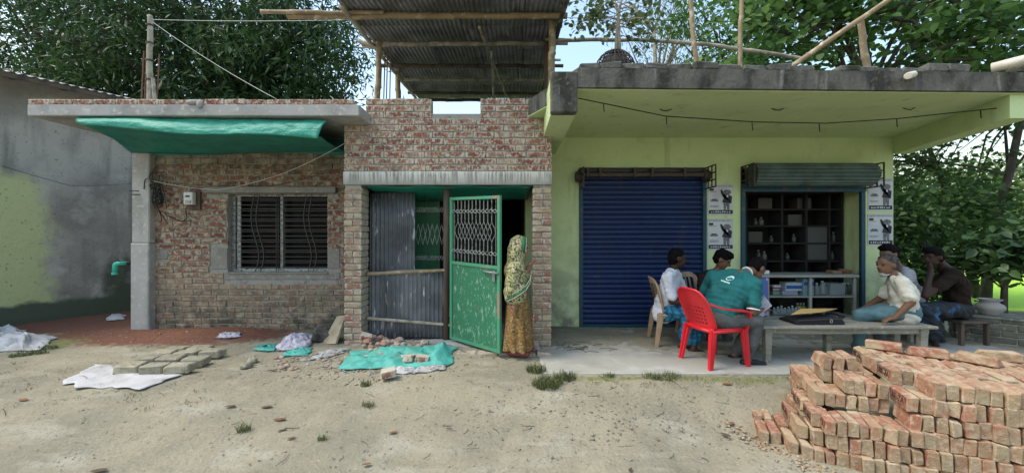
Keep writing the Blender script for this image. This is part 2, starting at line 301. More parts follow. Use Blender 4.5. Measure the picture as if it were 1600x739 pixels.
M['bark'] = mat('bark', (.045, .038, .03), .95, [dict(c=(.09, .078, .06), s=9, v=(1, 1, .3), lo=.5, hi=.65)], bump=nz(20, .8, .03, v=(1, 1, .3)))
M['bark_pale'] = mat('bark_pale', (.33, .29, .22), .9, [dict(c=(.2, .17, .12), s=9, v=(1, 1, .4), lo=.5, hi=.65)], bump=nz(20, .5, .02))
def leafmat(n, cols, rough=.45, tr=.32): return mat(n, cols[0], rough, ramp=cols, rattr='rnd', transl=tr, spec=.4)
M['mango'] = leafmat('mango', [(.018, .045, .016), (.036, .082, .026), (.058, .115, .034), (.12, .19, .055)])
M['broad'] = leafmat('broad', [(.04, .1, .025), (.08, .17, .04), (.13, .24, .06), (.24, .34, .09)], .5, .45)
M['big'] = leafmat('big', [(.035, .085, .025), (.07, .15, .04), (.12, .22, .06), (.2, .3, .09)], .5, .45)
M['gum'] = leafmat('gum', [(.07, .11, .055), (.1, .15, .07), (.14, .19, .1)], .5, .3)
M['fig'] = leafmat('fig', [(.07, .11, .05), (.1, .15, .06), (.15, .2, .09)], .5, .3)
M['mid'] = leafmat('mid', [(.015, .04, .012), (.04, .09, .025), (.085, .155, .04), (.2, .28, .09)], .5, .4)
M['far'] = leafmat('far', [(.12, .17, .07), (.17, .23, .09), (.25, .31, .12)], .6, .35)
M['skin'] = mat('skin', (.16, .082, .05), .6, [dict(c=(.12, .055, .035), s=20, lo=.5, hi=.7, a=.5)], spec=.35)
M['skin_dark'] = mat('skin_dark', (.042, .023, .017), .6, spec=.25)
M['skin_fair'] = mat('skin_fair', (.3, .15, .1), .55, spec=.35)
M['hair'] = mat('hair', (.006, .005, .005), .85, spec=.08)
M['hair_grey'] = mat('hair_grey', (.07, .066, .062), .9, [dict(c=(.02, .02, .02), s=40, lo=.45, hi=.6)])
M['beard'] = mat('beard', (.34, .33, .32), .95, [dict(c=(.16, .155, .15), s=60, lo=.5, hi=.65)])
M['eye'] = mat('eye', (.01, .008, .008), .2, spec=.6)
def cloth(n, c, c2=None, k=.5, **kw):
    return mat(n, c, .85, [dict(c=c2 or tuple(x * .75 for x in c), s=6, lo=.45, hi=.7)], bump=[nz(7, k, .04, v=(1, 1, .6), dist=1.), nz(22, k * .5, .012)], spec=.15, **kw)
M['white_shirt'] = cloth('white_shirt', (.6, .61, .66)); M['cream_shirt'] = cloth('cream_shirt', (.62, .60, .52), (.5, .48, .4))
M['teal_shirt'] = cloth('teal_shirt', (.02, .135, .135), (.016, .1, .1)); M['maroon_shirt'] = cloth('maroon_shirt', (.03, .016, .018))
M['grey_shirt'] = mat('grey_shirt', (.33, .34, .37), .9, [dict(c=(.2, .21, .25), t='wave', s=16, dir='Z', lo=.5, hi=.7)], bump=nz(8, .4, .03))
M['black_shirt'] = cloth('black_shirt', (.02, .013, .01)); M['trim_white'] = mat('trim_white', (.7, .72, .72), .8)
M['lungi'] = mat('lungi', (.02, .13, .24), .85, [dict(c=(.02, .22, .3), t='wave', s=6, dir='Z', dist=3, lo=.55, hi=.8), dict(c=(.02, .07, .16), t='wave', s=5, dir='X', dist=3, lo=.6, hi=.8)], bump=nz(8, .6, .04))
M['lungi_dark'] = mat('lungi_dark', (.02, .025, .03), .9, [dict(c=(.03, .1, .2), s=5, lo=.56, hi=.64)], bump=nz(8, .6, .04))
M['jeans'] = cloth('jeans', (.11, .2, .22), (.07, .13, .16)); M['grey_pants'] = cloth('grey_pants', (.1, .105, .105))
M['shawl'] = mat('shawl', (.42, .37, .18), .9, [
    dict(c=(.48, .44, .26), s=9, lo=.45, hi=.6), dict(c=(.05, .075, .035), s=48, lo=.48, hi=.55, det=5, r=.7),
    dict(c=(.13, .05, .12), t='vor', s=13, lo=.26, hi=.14), dict(c=(.12, .17, .06), s=33, lo=.57, hi=.63, o=4)], bump=nz(9, .5, .03), spec=.1)
M['shawl_green'] = mat('shawl_green', (.03, .14, .06), .9, bump=nz(30, .4, .01)); M['shawl_trim'] = mat('shawl_trim', (.5, .48, .36), .9)
M['skirt'] = mat('skirt', (.19, .115, .045), .9, [
    dict(c=(.3, .21, .09), s=40, lo=.5, hi=.58, det=4), dict(c=(.33, .06, .025), t='vor', s=22, lo=.3, hi=.18), dict(c=(.07, .05, .025), s=60, lo=.56, hi=.62, o=6)], bump=nz(9, .5, .03), spec=.1)
M['sandal'] = mat('sandal', (.2, .055, .06), .6); M['shoe'] = mat('shoe', (.02, .018, .017), .5)
M['red_plastic'] = mat('red_plastic', (.62, .02, .03), .35, [dict(c=(.5, .015, .025), s=4, lo=.45, hi=.7)], spec=.5)
M['beige_plastic'] = mat('beige_plastic', (.36, .25, .15), .45, [dict(c=(.26, .17, .1), s=5, lo=.45, hi=.7)], spec=.45)
M['paper'] = mat('paper', (.52, .54, .58), .7, [dict(c=(.42, .43, .47), s=5, lo=.45, hi=.7)]); M['poster_grey'] = mat('poster_grey', (.42, .43, .46), .75, [dict(c=(.3, .31, .34), s=30, lo=.5, hi=.7)])
M['ink'] = mat('ink', (.03, .032, .04), .7); M['ink_mid'] = mat('ink_mid', (.17, .175, .19), .7, [dict(c=(.06, .06, .07), s=60, lo=.5, hi=.6)])
M['bag'] = mat('bag', (.015, .015, .017), .6, bump=nz(60, .4, .006)); M['envelope'] = mat('envelope', (.55, .37, .13), .75, [dict(c=(.45, .29, .1), s=8, lo=.5, hi=.7)])
M['pvc'] = mat('pvc', (.55, .52, .43), .5, [dict(c=(.4, .37, .3), s=5, lo=.5, hi=.7)]); M['pvc_green'] = mat('pvc_green', (.05, .42, .32), .4)
M['meter'] = mat('meter', (.6, .6, .57), .5); M['rope'] = mat('rope', (.6, .6, .58), .9); M['rope_green'] = mat('rope_green', (.08, .5, .25), .8)
M['wire'] = mat('wire', (.012, .012, .012), .6); M['twig'] = mat('twig', (.07, .06, .045), .95)
M['counter'] = mat('counter', (.29, .29, .255), .5, [dict(c=(.22, .22, .195), s=4, lo=.45, hi=.7)])
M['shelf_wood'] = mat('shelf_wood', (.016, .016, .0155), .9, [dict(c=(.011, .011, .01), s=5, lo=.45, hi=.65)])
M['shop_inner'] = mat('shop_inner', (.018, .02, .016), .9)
M['pot'] = mat('pot', (.27, .255, .235), .8, [dict(c=(.17, .16, .15), s=8, lo=.5, hi=.7)])
M['low_wall'] = mat('low_wall', (.12, .12, .1), .95, [dict(c=(.09, .10, .07), s=5, lo=.45, hi=.62), dict(c=(.22, .21, .18), s=14, lo=.56, hi=.68)], bump=[nz(25, .6, .015)], rval=.2)
def flat(n, c, r=.6): 
    if n not in M: M[n] = mat(n, c, r)
    return M[n]
# ------------------------------------------------------------------ ground
def gz(x, y):
    b = .19 * sst(2.1 + .75 * sst(.7, 1.9, x), 3.8, y) + .03 * sst(4.0, 5.2, y)
    b = b + .05 * np.exp(-(((x + 4.6) / 1.9) ** 2 + ((y - 5.15) / .45) ** 2))
    b = b + .09 * np.exp(-(((x + 1.25) / .75) ** 2 + ((y - 4.45) / .3) ** 2))
    b = b - .25 * sst(6.5, 9, y) * sst(4.5, 7, x)
    n = np.sin(x * 2.1 + y * 1.3) * np.sin(y * 2.7 - x * .7) * .012 + np.sin(x * 6.3 + y * 4.1 + 1) * np.sin(y * 7.7 - x * 3.1) * .006 + np.sin(x * 17 + y * 9) * np.sin(y * 21 - x * 13) * .003
    return b + n
def gzf(x, y): return float(gz(np.float64(x), np.float64(y)))
xs = np.concatenate([-np.geomspace(300, 9.2, 14), np.arange(-9, 9.01, .045), np.geomspace(9.2, 300, 14)])
ys = np.concatenate([-np.geomspace(200, 1, 8), np.arange(-.5, 1.5, .25), np.arange(1.5, 6.5, .035), np.geomspace(6.55, 600, 22)])
GX, GY = np.meshgrid(xs, ys); GZ = gz(GX, GY)
lum = lambda a: np.sin(GX * a + GY * 1.3 * a) * np.sin(GY * 1.7 * a - GX * .6 * a)
GZ = GZ + .004 * lum(29) * sst(6.5, 5.5, GY)
# a shallow wheel rut sweeping across the yard
rut = np.exp(-((GY - (2.75 + .13 * GX + .05 * np.sin(GX * 2))) / .07) ** 2) + np.exp(-((GY - (2.2 + .13 * GX)) / .06) ** 2)
GZ = GZ - .012 * rut
from mathutils import noise as mno
near = np.argwhere((GY < 5.3) & (GY > 1.4) & (np.abs(GX) < 6.5))
for j_, i_ in near:
    q = Vector((GX[j_, i_], GY[j_, i_] * 1.5, 0)); GZ[j_, i_] += .007 * mno.noise(q * 4.5) + .007 * mno.noise(q * 10) + .0035 * mno.noise(q * 22)
    if GX[j_, i_] < .5: al = GX[j_, i_] * .94 + GY[j_, i_] * .33; ac = GY[j_, i_] * .94 - GX[j_, i_] * .33; GZ[j_, i_] += .009 * mno.noise(Vector((al * 1.3, ac * 11, 3))) + .004 * mno.noise(Vector((al * 3, ac * 26, 7)))
nx, ny = len(xs), len(ys)
me = bpy.data.meshes.new('ground')
idx = np.arange(nx * ny).reshape(ny, nx)
F = np.stack([idx[:-1, :-1], idx[:-1, 1:], idx[1:, 1:], idx[1:, :-1]], -1).reshape(-1, 4)
def np_mesh(me, V, F):
    k = F.shape[1]
    me.vertices.add(len(V)); me.vertices.foreach_set('co', V.astype(np.float32).ravel())
    me.loops.add(F.size); me.loops.foreach_set('vertex_index', F.astype(np.int32).ravel())
    me.polygons.add(len(F)); me.polygons.foreach_set('loop_start', np.arange(0, F.size, k, dtype=np.int32))
    me.polygons.foreach_set('loop_total', np.full(len(F), k, dtype=np.int32)); me.update(calc_edges=True)
np_mesh(me, np.stack([GX, GY, GZ], -1).reshape(-1, 3), F)
def vattr(me, name, a):
    at = me.attributes.new(name, 'FLOAT', 'POINT'); at.data.foreach_set('value', np.asarray(a, np.float32).ravel())
red = np.clip(1.15 - np.sqrt(((GX + 4.55) / 2.1) ** 2 + ((GY - 5.15) / .62) ** 2), 0, 1) * 1.6
red = np.maximum(red, .5 * np.exp(-(((GX + 1.1) / .5) ** 2 + ((GY - 4.5) / .2) ** 2)))
red = np.maximum(red, .95 * sst(-4.9, -5.5, GX) * sst(4.95, 5.3, GY) * sst(9, 7, GY)); vattr(me, 'red', np.clip(red, 0, 1))
moss = .9 * np.exp(-(((GX + 5.9) / .8) ** 2 + ((GY - 4.75) / .3) ** 2)) + .75 * np.exp(-((GY - 3.68) / .09) ** 2) * sst(.3, .7, GX) * sst(4.6, 3.5, GX)
vattr(me, 'moss', np.clip(moss, 0, .9))
vattr(me, 'field', sst(6.6, 7.6, GY) * sst(4.6, 5.4, GX)); vattr(me, 'scrub', sst(6.6, 7.6, GY) * sst(5.2, 4.4, GX))
me.materials.append(M['ground']); smooth(me)
tag(link('ground', me), kind='structure')

# ------------------------------------------------------------------ bricks
def brick_meshes(name, mt, L=.24, D=.115, H=.068, n=8, jit=.005, bev=.007, chip=0.):
    out = []
    for i in range(n):
        bm = bmesh.new(); bmesh.ops.create_cube(bm, size=1)
        for v in bm.verts: v.co = Vector((v.co.x * L, v.co.y * D, v.co.z * H)) + Vector([random.uniform(-jit, jit) for _ in 'abc'])
        if chip:
            for v in random.sample(bm.verts[:], random.choice([0, 1, 1, 2])): v.co -= Vector((math.copysign(random.uniform(.3, 1) * chip, v.co.x), math.copysign(random.uniform(.1, .5) * chip, v.co.y), math.copysign(random.uniform(.2, .9) * chip, v.co.z)))
        bmesh.ops.bevel(bm, geom=bm.edges[:], offset=bev, segments=1, affect='EDGES', clamp_overlap=True)
        for v in bm.verts: v.co += Vector([random.uniform(-jit, jit) * .4 for _ in 'abc'])
        me = bpy.data.meshes.new(name); bm.to_mesh(me); bm.free(); me.materials.append(mt); out.append(me)
    return out
def free_spans(x0, x1, z0, z1, holes):
    sp = [(x0, x1)]
    for hx0, hx1, hz0, hz1 in holes:
        if z1 <= hz0 + .012 or z0 >= hz1 - .012: continue
        ns = []
        for a, b in sp:
            if hx1 <= a or hx0 >= b: ns.append((a, b)); continue
            if hx0 > a: ns.append((a, hx0))
            if hx1 < b: ns.append((hx1, b))
        sp = ns
    return sp
def lay(x0, x1, z0, z1, ch, Y, holes=(), pitch=.25, head_every=0):
    out = []; k = 0; z = z0
    while z + ch * .6 < z1:
        pt = pitch / 2 if head_every and k % head_every == head_every - 1 else pitch
        ph = (k % 2) * pt / 2 + ((k * 7919) % 13) * .004
        for a, b in free_spans(x0, x1, z, z + ch, holes):
            x = a - ((a - x0 + ph) % pt) 
            while x < b - .02:
                l, r = max(x, a), min(x + pt, b)
                if r - l > .035: out.append(((l + r) / 2, Y, z + ch / 2, r - l - .006))
                x += pt
        z += ch; k += 1
    return out
def place_bricks(root, pl, meshes, L, ch, H=.068, cap=300, jy=.005, tilt=.008, name='brick'):
    extra = MB()
    for i, (x, y, z, l) in enumerate(pl):
        me = meshes[(i * 5 + int(abs(x) * 97)) % len(meshes)]
        loc = Vector((x, y + random.uniform(-jy, jy), z + random.uniform(-.0015, .0015)))
        if i < cap:
            m = Matrix.Translation(loc) @ Euler((random.uniform(-.01, .01), random.uniform(-tilt, tilt), random.uniform(-.012, .012))).to_matrix().to_4x4() @ Matrix.Diagonal((l / L, 1, (ch - .0105) / H, 1))
            if random.random() < .5: m = m @ Matrix.Rotation(math.pi, 4, 'Z')
            link(name, me, root, m)
        else: extra.box(loc, (l, .115, ch - .0105))
    if extra.v: tag(extra.obj('brick_courses', meshes[0].materials[0], root, bevel=.004), kind='stuff')

# ------------------------------------------------------------------ long brick house with the barred window
YL = 5.47; YC = 4.69
house = E('brick_house', (-3.6, 5.5, .2), 'long unplastered brick house with barred window under a flat concrete canopy', 'house')
wx0, wx1, wz0, wz1 = PX(355, YL), PX(511, YL), PZ(426, YL), PZ(303, YL)
hx0, hx1 = -5.16, -1.95
w = MB(); yb = YL + .016
w.box2((hx0, yb, 0), (wx0, yb + .24, 2.92)); w.box2((wx1, yb, 0), (hx1, yb + .24, 2.92))
w.box2((wx0, yb, 0), (wx1, yb + .24, wz0)); w.box2((wx0, yb, wz1), (wx1, yb + .24, 2.92))
w.obj('wall', M['mortar'], house)
w = MB(); w.box2((-5.36, 9.0, 0), (-2.2, 9.2, 2.92)); w.obj('back_wall', M['cement'], house)
w = MB(); w.box2((-5.36, 5.72, 0), (-5.18, 9.0, 2.92)); w.obj('side_wall', M['cement'], house)
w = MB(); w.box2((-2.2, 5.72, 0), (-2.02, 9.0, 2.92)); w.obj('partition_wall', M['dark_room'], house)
patches = [(PX(328, YL), wx0, PZ(421, YL), PZ(388, YL)), (wx1, PX(531, YL), PZ(420, YL), PZ(389, YL)), (PX(349, YL), PX(531, YL), PZ(437, YL), wz0),
           (PX(233, YL), PX(262, YL), PZ(405, YL), PZ(393, YL))]
for a, b, c, d in patches:
    MB().box2((a + .004, YL + .002, c + .003), (b - .004, YL + .05, d)).obj('cement_patch', M['cement_dull'], house, bevel=.004)
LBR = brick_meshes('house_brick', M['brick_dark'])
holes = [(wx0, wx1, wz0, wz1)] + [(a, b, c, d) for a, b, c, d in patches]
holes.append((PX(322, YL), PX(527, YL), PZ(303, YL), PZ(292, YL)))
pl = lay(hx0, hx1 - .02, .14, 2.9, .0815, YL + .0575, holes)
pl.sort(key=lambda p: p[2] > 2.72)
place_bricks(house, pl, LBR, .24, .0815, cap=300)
lin = MB(); lin.box2((PX(322, YL), YL - .06, PZ(302, YL)), (PX(527, YL), YL + .05, PZ(293, YL))); lin.obj('lintel', M['cement_dull'], house, bevel=.006)
# corner column: two lifts, with the joint where the shuttering moved
yc = 5.36
c = MB(); c.box2((PX(202, yc), yc + .01, 0), (PX(231, yc), yc + .36, PZ(380, yc))); c.obj('column', M['cement'], house, bevel=.012)
c = MB(); c.box2((PX(203, yc), yc + .02, PZ(380, yc) + .003), (PX(231, yc), yc + .37, 2.92)); c.obj('column', M['cement'], house, bevel=.012)
# flat roof slab reaching out as canopy
Yf = 4.35; sx0, sx1 = PX(42, Yf), PX(561, Yf)
zs0, zs1 = PZ(181, Yf), PZ(163.5, Yf)
s = MB(); s.box2((sx0, Yf, zs0), (sx1, 9.2, zs1)); s.obj('roof_slab', M['cement'], house, bevel=.008)
ebr = brick_meshes('edge_brick', M['brick_pale'], H=.055)
x = sx0 + .002
while x < sx1 - .1:
    l = min(random.uniform(.235, .262), sx1 - x)
    m = Matrix.Translation((x + l / 2, Yf + .062, zs1 + .031)) @ Euler((0, random.uniform(-.01, .01), random.uniform(-.02, .02))).to_matrix().to_4x4() @ Matrix.Diagonal(((l - .006) / .24, 1, 1, 1))
    link('brick', random.choice(ebr), house, m); x += l
s = MB(); s.sphere(P(300, 160, 4.35), (.07, .03, .03), n=9, m=6); s.sphere(P(312, 163, 4.345), (.04, .02, .05), n=9, m=6); s.obj('cement_lump', M['cement'], house, sm=True)
# the window
win = link('window', MB().box2((wx0 + .03, YL + .2, wz0 + .02), (wx1 - .02, YL + .215, wz1 - .02)).mesh('window', M['glass_dark']), house)
win['label'] = 'dark glazed window behind horizontal steel bars'
fr = MB(); yf = YL + .09
for a, b, c, d in [(wx0, wx0 + .05, wz0, wz1), (wx1 - .03, wx1, wz0, wz1), (wx0 + .05, wx1 - .03, wz0, wz0 + .055), (wx0 + .05, wx1 - .03, wz1 - .03, wz1)]:
    fr.box2((a, yf, c), (b, yf + .06, d))
fr.obj('frame', M['window_steel'], win, bevel=.003)
xm = PX(434.5, YL)
MB().box2((xm - .018, yf - .004, wz0 + .056), (xm + .018, yf + .05, wz1 - .031)).obj('mullion', M['window_steel'], win)
xl = PX(362, YL); MB().box2((wx0 + .075, yf + .004, wz0 + .056), (wx0 + .125, yf + .03, wz1 - .031)).obj('sash', M['window_steel'], win)
nb = 21
for i in range(nb):
    z = wz0 + .075 + (wz1 - wz0 - .13) * (i + (.3 if i % 3 == 1 else 0) - (.15 if i % 3 == 2 else 0)) / (nb - 1)
    MB().box2((wx0 + .012, yf - .032, z - .003), (wx1 - .012, yf - .026, z + .004)).obj('bar', M['grille_paint'], win)
def sbar(px, ph=1):
    pts = []
    for i in range(21):
        t = i / 20; z = wz1 - .01 - t * (wz1 - wz0 + .0)
        pts.append((PX(px, YL) + ph * (-.055 * math.sin(t * 2 * math.pi) + .01 * math.sin(t * 9)), yf - .042, z))
    return MB().tube(pts, .006, 6)
for px in (394, 402, 477, 485): sbar(px).obj('curved_bar', M['grille_paint'], win, sm=True)
for px in (428.5, 431.5): MB().tube([(PX(px, YL), yf - .042, wz1 - .01), (PX(px, YL), yf - .042, wz0 - .01)], .005, 6).obj('upright_bar', M['grille_paint'], win, sm=True)
MB().box2((wx0 - .01, YL - .02, wz0 - .012), (wx1 + .01, YL + .12, wz0 + .008)).obj('sill', M['cement_dull'], win)

# ------------------------------------------------------------------ brick entrance front
porch = E('brick_entrance', (-.8, YC, .2), 'pale mortar smeared brick entrance front with stepped parapet above a gate opening', 'house')
cx0, cx1 = PX(537, YC), PX(862, YC); ox0, ox1 = PX(565, YC), PX(832, YC)
lz0, lz1 = PZ(289, YC), PZ(268, YC); ctop = PZ(154, YC); nx0, nx1, nzb = PX(674, YC), PX(750, YC), PZ(177, YC)
chc = (ctop - lz1) / 11
w = MB(); yb = YC + .016
w.box2((cx0 + .004, yb, lz1), (cx1 - .004, yb + .11, nzb - .004)); w.box2((cx0 + .3, yb, nzb - .004), (nx0 - .004, yb + .11, ctop - .006)); w.box2((nx1 + .004, yb, nzb - .004), (cx1 - .004, yb + .11, ctop - .006))
w.obj('wall', M['mortar'], porch)
CBR = brick_meshes('front_brick', M['brick_pale'])
up = lay(cx0, cx1, lz1 + .002, ctop + .02, chc, YC + .0575, [(nx0, nx1, nzb, 9), (cx0, PX(571, YC), PZ(182, YC), 9)])
place_bricks(porch, up, CBR, .24, chc, jy=.004)
MB().box2((cx0 - .006, YC - .006, lz0), (cx1 + .002, YC + .24, lz1)).obj('lintel', M['cement_drip'], porch, bevel=.006)
PBR = brick_meshes('pier_brick', M['brick_pier'], D=.25, jit=.005, bev=.009)
for a, b in ((cx0, ox0), (ox1, cx1)):
    MB().box2((a + .014, YC + .016, 0), (b - .014, YC + .236, lz0)).obj('pier_core', M['mortar'], porch)
    k = 0; z = .13
    while z < lz0 - .04:
        h = min(.0775, lz0 - z)
        cuts = [a, b] if k % 3 == 1 else [a, a + (b - a) * (.5 + random.uniform(-.06, .06)), b]
        for l, r in zip(cuts, cuts[1:]):
            m = Matrix.Translation(((l + r) / 2, YC + .125 + random.uniform(-.006, .006), z + h / 2)) @ Euler((0, random.uniform(-.008, .008), random.uniform(-.02, .02))).to_matrix().to_4x4() @ Matrix.Diagonal(((r - l - .008) / .24, 1, (h - .0095) / .068, 1))
            link('brick', random.choice(PBR), porch, m)
        z += .0775; k += 1
# inside of the porch
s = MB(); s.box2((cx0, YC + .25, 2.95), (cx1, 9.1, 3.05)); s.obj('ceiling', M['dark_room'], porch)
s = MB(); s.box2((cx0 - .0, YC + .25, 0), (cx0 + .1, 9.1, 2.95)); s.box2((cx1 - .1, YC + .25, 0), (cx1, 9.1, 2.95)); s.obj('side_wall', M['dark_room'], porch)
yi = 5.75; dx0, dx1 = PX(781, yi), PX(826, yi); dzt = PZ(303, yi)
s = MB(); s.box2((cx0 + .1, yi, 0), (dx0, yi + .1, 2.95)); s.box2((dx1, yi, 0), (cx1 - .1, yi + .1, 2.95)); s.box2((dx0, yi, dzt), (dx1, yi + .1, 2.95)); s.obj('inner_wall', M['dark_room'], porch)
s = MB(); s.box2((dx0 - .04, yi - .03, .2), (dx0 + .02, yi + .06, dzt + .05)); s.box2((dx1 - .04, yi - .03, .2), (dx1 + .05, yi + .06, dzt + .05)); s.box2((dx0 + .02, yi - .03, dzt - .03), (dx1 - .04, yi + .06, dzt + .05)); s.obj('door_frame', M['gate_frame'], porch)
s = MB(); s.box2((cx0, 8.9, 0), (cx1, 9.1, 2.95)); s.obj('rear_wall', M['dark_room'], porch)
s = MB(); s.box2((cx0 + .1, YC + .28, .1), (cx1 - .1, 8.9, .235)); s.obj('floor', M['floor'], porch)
yp = 5.6; MB().box2((PX(646, yp), yp, .25), (PX(687, yp), yp + .04, PZ(303, yp))).obj('door_leaf', M['green_panel'], porch, bevel=.01)
# green cloth stretched under the lintel
s = MB(); s.grid(lambda u, v: (ox0 + .02 + (ox1 - ox0 - .04) * u, YC + .05 + .75 * v, lz0 - .012 - .09 * v - .03 * math.sin(u * math.pi) * v + .006 * math.sin(u * 23)), 30, 8, .003, (0, 0, 1))
tag(s.obj('green_cloth', M['tarp'], None, sm=True), 'dark green cloth stretched under the lintel of the gate opening', 'cloth')
# threshold of loose bricks and cement
t = MB()
t.grid(lambda u, v: (ox0 - .1 + (ox1 - ox0 + .18) * u, 4.42 + .52 * v, .215 + .03 * sst(0, .12, v) + .008 * math.sin(u * 17) + .006 * math.sin(v * 9 + u * 5)), 40, 10, .12, (0, 0, -1))
t.obj('threshold', M['cement'], porch, sm=True)
x = PX(712, 4.4)
while x < PX(846, 4.4):
    l = random.uniform(.17, .26)
    m = Matrix.Translation((x + l / 2, 4.4 + random.uniform(-.02, .02), .195)) @ Euler((random.uniform(-.06, .06), random.uniform(-.05, .05), random.uniform(-.1, .1))).to_matrix().to_4x4() @ Matrix.Diagonal(((l - .02) / .24, .6, 1.3, 1))
    link('brick', random.choice(PBR), porch, m); x += l

# ------------------------------------------------------------------ plastered neighbour house at the frame edge
nb_ = E('plastered_house', (-7.3, 6.2, .2), 'grey plastered house with a patch of old green paint and a tin eave', 'house')
a, b = Vector((-8.9, 3.55)), Vector((-6.72, 7.16)); d = (b - a).normalized(); nrm = Vector((d.y, -d.x))
nu, nv = 80, 60
V = []; pa = []; da = []
for j in range(nv + 1):
    for i in range(nu + 1):
        q = a + (b - a) * (i / nu); z = 4.0 * j / nv
        V.append((q.x, q.y, z)); pxx = 800 + q.x / q.y * FPX
        edge = 88 - 22 * ((z - .3) / 2) + 6 * math.sin(z * 5)
        pa.append(float(np.clip(.5 + (edge - pxx) / 70, 0, 1)) * float(sst(.42, .5, z)) * float(sst(2.75, 2.3, z)))
        da.append(max(float(sst(.75, .3, z)), .62 * float(sst(95, 190, pxx)) * float(sst(2.1, .8, z))))  # damp along the base, plus a darker area towards the column
w = MB(); w.v = V; w.f = [(j * (nu + 1) + i, j * (nu + 1) + i + 1, (j + 1) * (nu + 1) + i + 1, (j + 1) * (nu + 1) + i) for j in range(nv) for i in range(nu)]
me = w.mesh('wall', M['house_plaster'], True); vattr(me, 'paint', pa); vattr(me, 'damp_dark', da); link('wall', me, nb_)
bk = MB(); q0, q1 = a - nrm * .06, b - nrm * .06
bk.hexa([(q0.x, q0.y, 0), (q1.x, q1.y, 0), (q1.x - 3, q1.y + 1.8, 0), (q0.x - 3, q0.y + 1.8, 0)] + [(q0.x, q0.y, 4.0), (q1.x, q1.y, 4.0), (q1.x - 3, q1.y + 1.8, 4.0), (q0.x - 3, q0.y + 1.8, 4.0)])
bk.obj('core', M['cement'], nb_)
e = MB()
def eave(u, v):
    q = a + (b - a) * (u * 1.02 - .01) + nrm * (.4 - 2.2 * v)
    return (q.x, q.y, 3.92 + .55 * v + .012 * math.sin(u * 260))
e.grid(eave, 240, 4, .004, (0, 0, 1)); e.obj('eave_sheet', M['tin_old'], nb_, sm=True)
e = MB()
for t in np.linspace(.02, .98, 9):
    q = a + (b - a) * t; e.tube([(q.x + nrm.x * .24, q.y + nrm.y * .24, 3.89), (q.x - nrm.x * .9, q.y - nrm.y * .9, 4.13)], .03, 6)
e.obj('rafters', M['wood_dark'], nb_)
e = MB(); q0, q1 = a + nrm * .385, b + nrm * .385; q2, q3 = b + nrm * .365, a + nrm * .365
e.hexa([(q.x, q.y, 3.84) for q in (q0, q1, q2, q3)] + [(q.x, q.y, 3.905) for q in (q0, q1, q2, q3)]); e.obj('eave_board', M['wood_dark'], nb_)

# ------------------------------------------------------------------ green shop building
YB, YR = 5.67, 3.78; FZ = .208
shop = E('shop_building', (3.0, 5.6, FZ), 'green plastered shop building with deep concrete canopy and two shutter bays', 'shop')
s1a, s1b, s1t = PX(905, YB), PX(1103, YB), PZ(262, YB)
s2a, s2b, s2t = PX(1157, YB), PX(1350, YB), PZ(262, YB)
bx0, bx1 = .2, 5.63; soff = 3.018
w = MB()
for x0, x1, z0, z1 in [(bx0, s1a, 0, soff), (s1b, s2a, 0, soff), (s2b, bx1, 0, soff), (s1a, s1b, s1t, soff), (s2a, s2b, s2t, soff)]:
    w.box2((x0, YB, z0), (x1, YB + .15, z1))
w.obj('wall', M['green_wall'], shop)
w = MB(); w.box2((bx0, YB + .15, 0), (bx0 + .15, 9.2, soff)); w.box2((bx1 - .15, YB + .15, 0), (bx1, 9.2, soff)); w.box2((bx0, 9.2, 0), (bx1, 9.4, soff)); w.obj('outer_wall', M['green_wall'], shop)
# inner room behind the open shutter
ir = 6.45
w = MB(); w.box2((s2b + .02, YB + .15, 0), (s2b + .1, ir, soff)); w.obj('room_wall', M['green_wall'], shop)
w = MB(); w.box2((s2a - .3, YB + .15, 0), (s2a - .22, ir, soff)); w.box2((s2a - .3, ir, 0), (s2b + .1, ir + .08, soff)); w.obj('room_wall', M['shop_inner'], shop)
# canopy: painted soffit, raw grey fascia, beams
fa, fb = Vector((PX(903, YR), YR)), Vector((PX(1660, 3.9), 3.9))      # front edge runs slightly away
def cann(name, z0, z1, mt, x_out=0., yo=0.):
    c = MB(); p = [(fa.x, fa.y + yo), (fb.x, fb.y + yo), (6.1, 9.4), (bx0, 9.4), (bx0, fa.y + .9)]
    n = 5; vs = [(x, y, z0) for x, y in p] + [(x, y, z1) for x, y in p]
    c.add(vs, [tuple(range(n - 1, -1, -1)), tuple(range(n, 2 * n))] + [(i, (i + 1) % n, n + (i + 1) % n, n + i) for i in range(n)])
    return c.obj(name, mt, shop)
cann('roof_slab', soff, 3.02 + .19, M['old_concrete'])
cann('soffit', soff - .012, soff - .002, M['green_wall'], yo=.035)
# near side beam and far side beam
bl0, bl1 = PX(861, YR), PX(902.5, YR)
c = MB(); c.box2((bl0, YR - .01, PZ(176, YR)), (bl1, YR + .1, PZ(112, YR))); c.obj('beam_end', M['old_concrete'], shop, bevel=.012)
c = MB(); c.box2((bl0 + .004, YR + .1, PZ(176, YR) + .002), (bl1 - .004, YB, soff - .0125)); c.box2((bl0 + .004, YR + .1, soff + .001), (bl0 + .08, YB, PZ(116, YR))); c.obj('beam', M['green_wall'], shop)
c = MB(); c.hexa([(5.12, 3.95, 2.765), (5.34, 3.95, 2.765), (5.86, YB, 2.765), (5.63, YB, 2.765), (5.12, 3.95, soff - .013), (5.34, 3.95, soff - .013), (5.86, YB, soff - .013), (5.63, YB, soff - .013)])
c.obj('beam', M['green_wall'], shop)
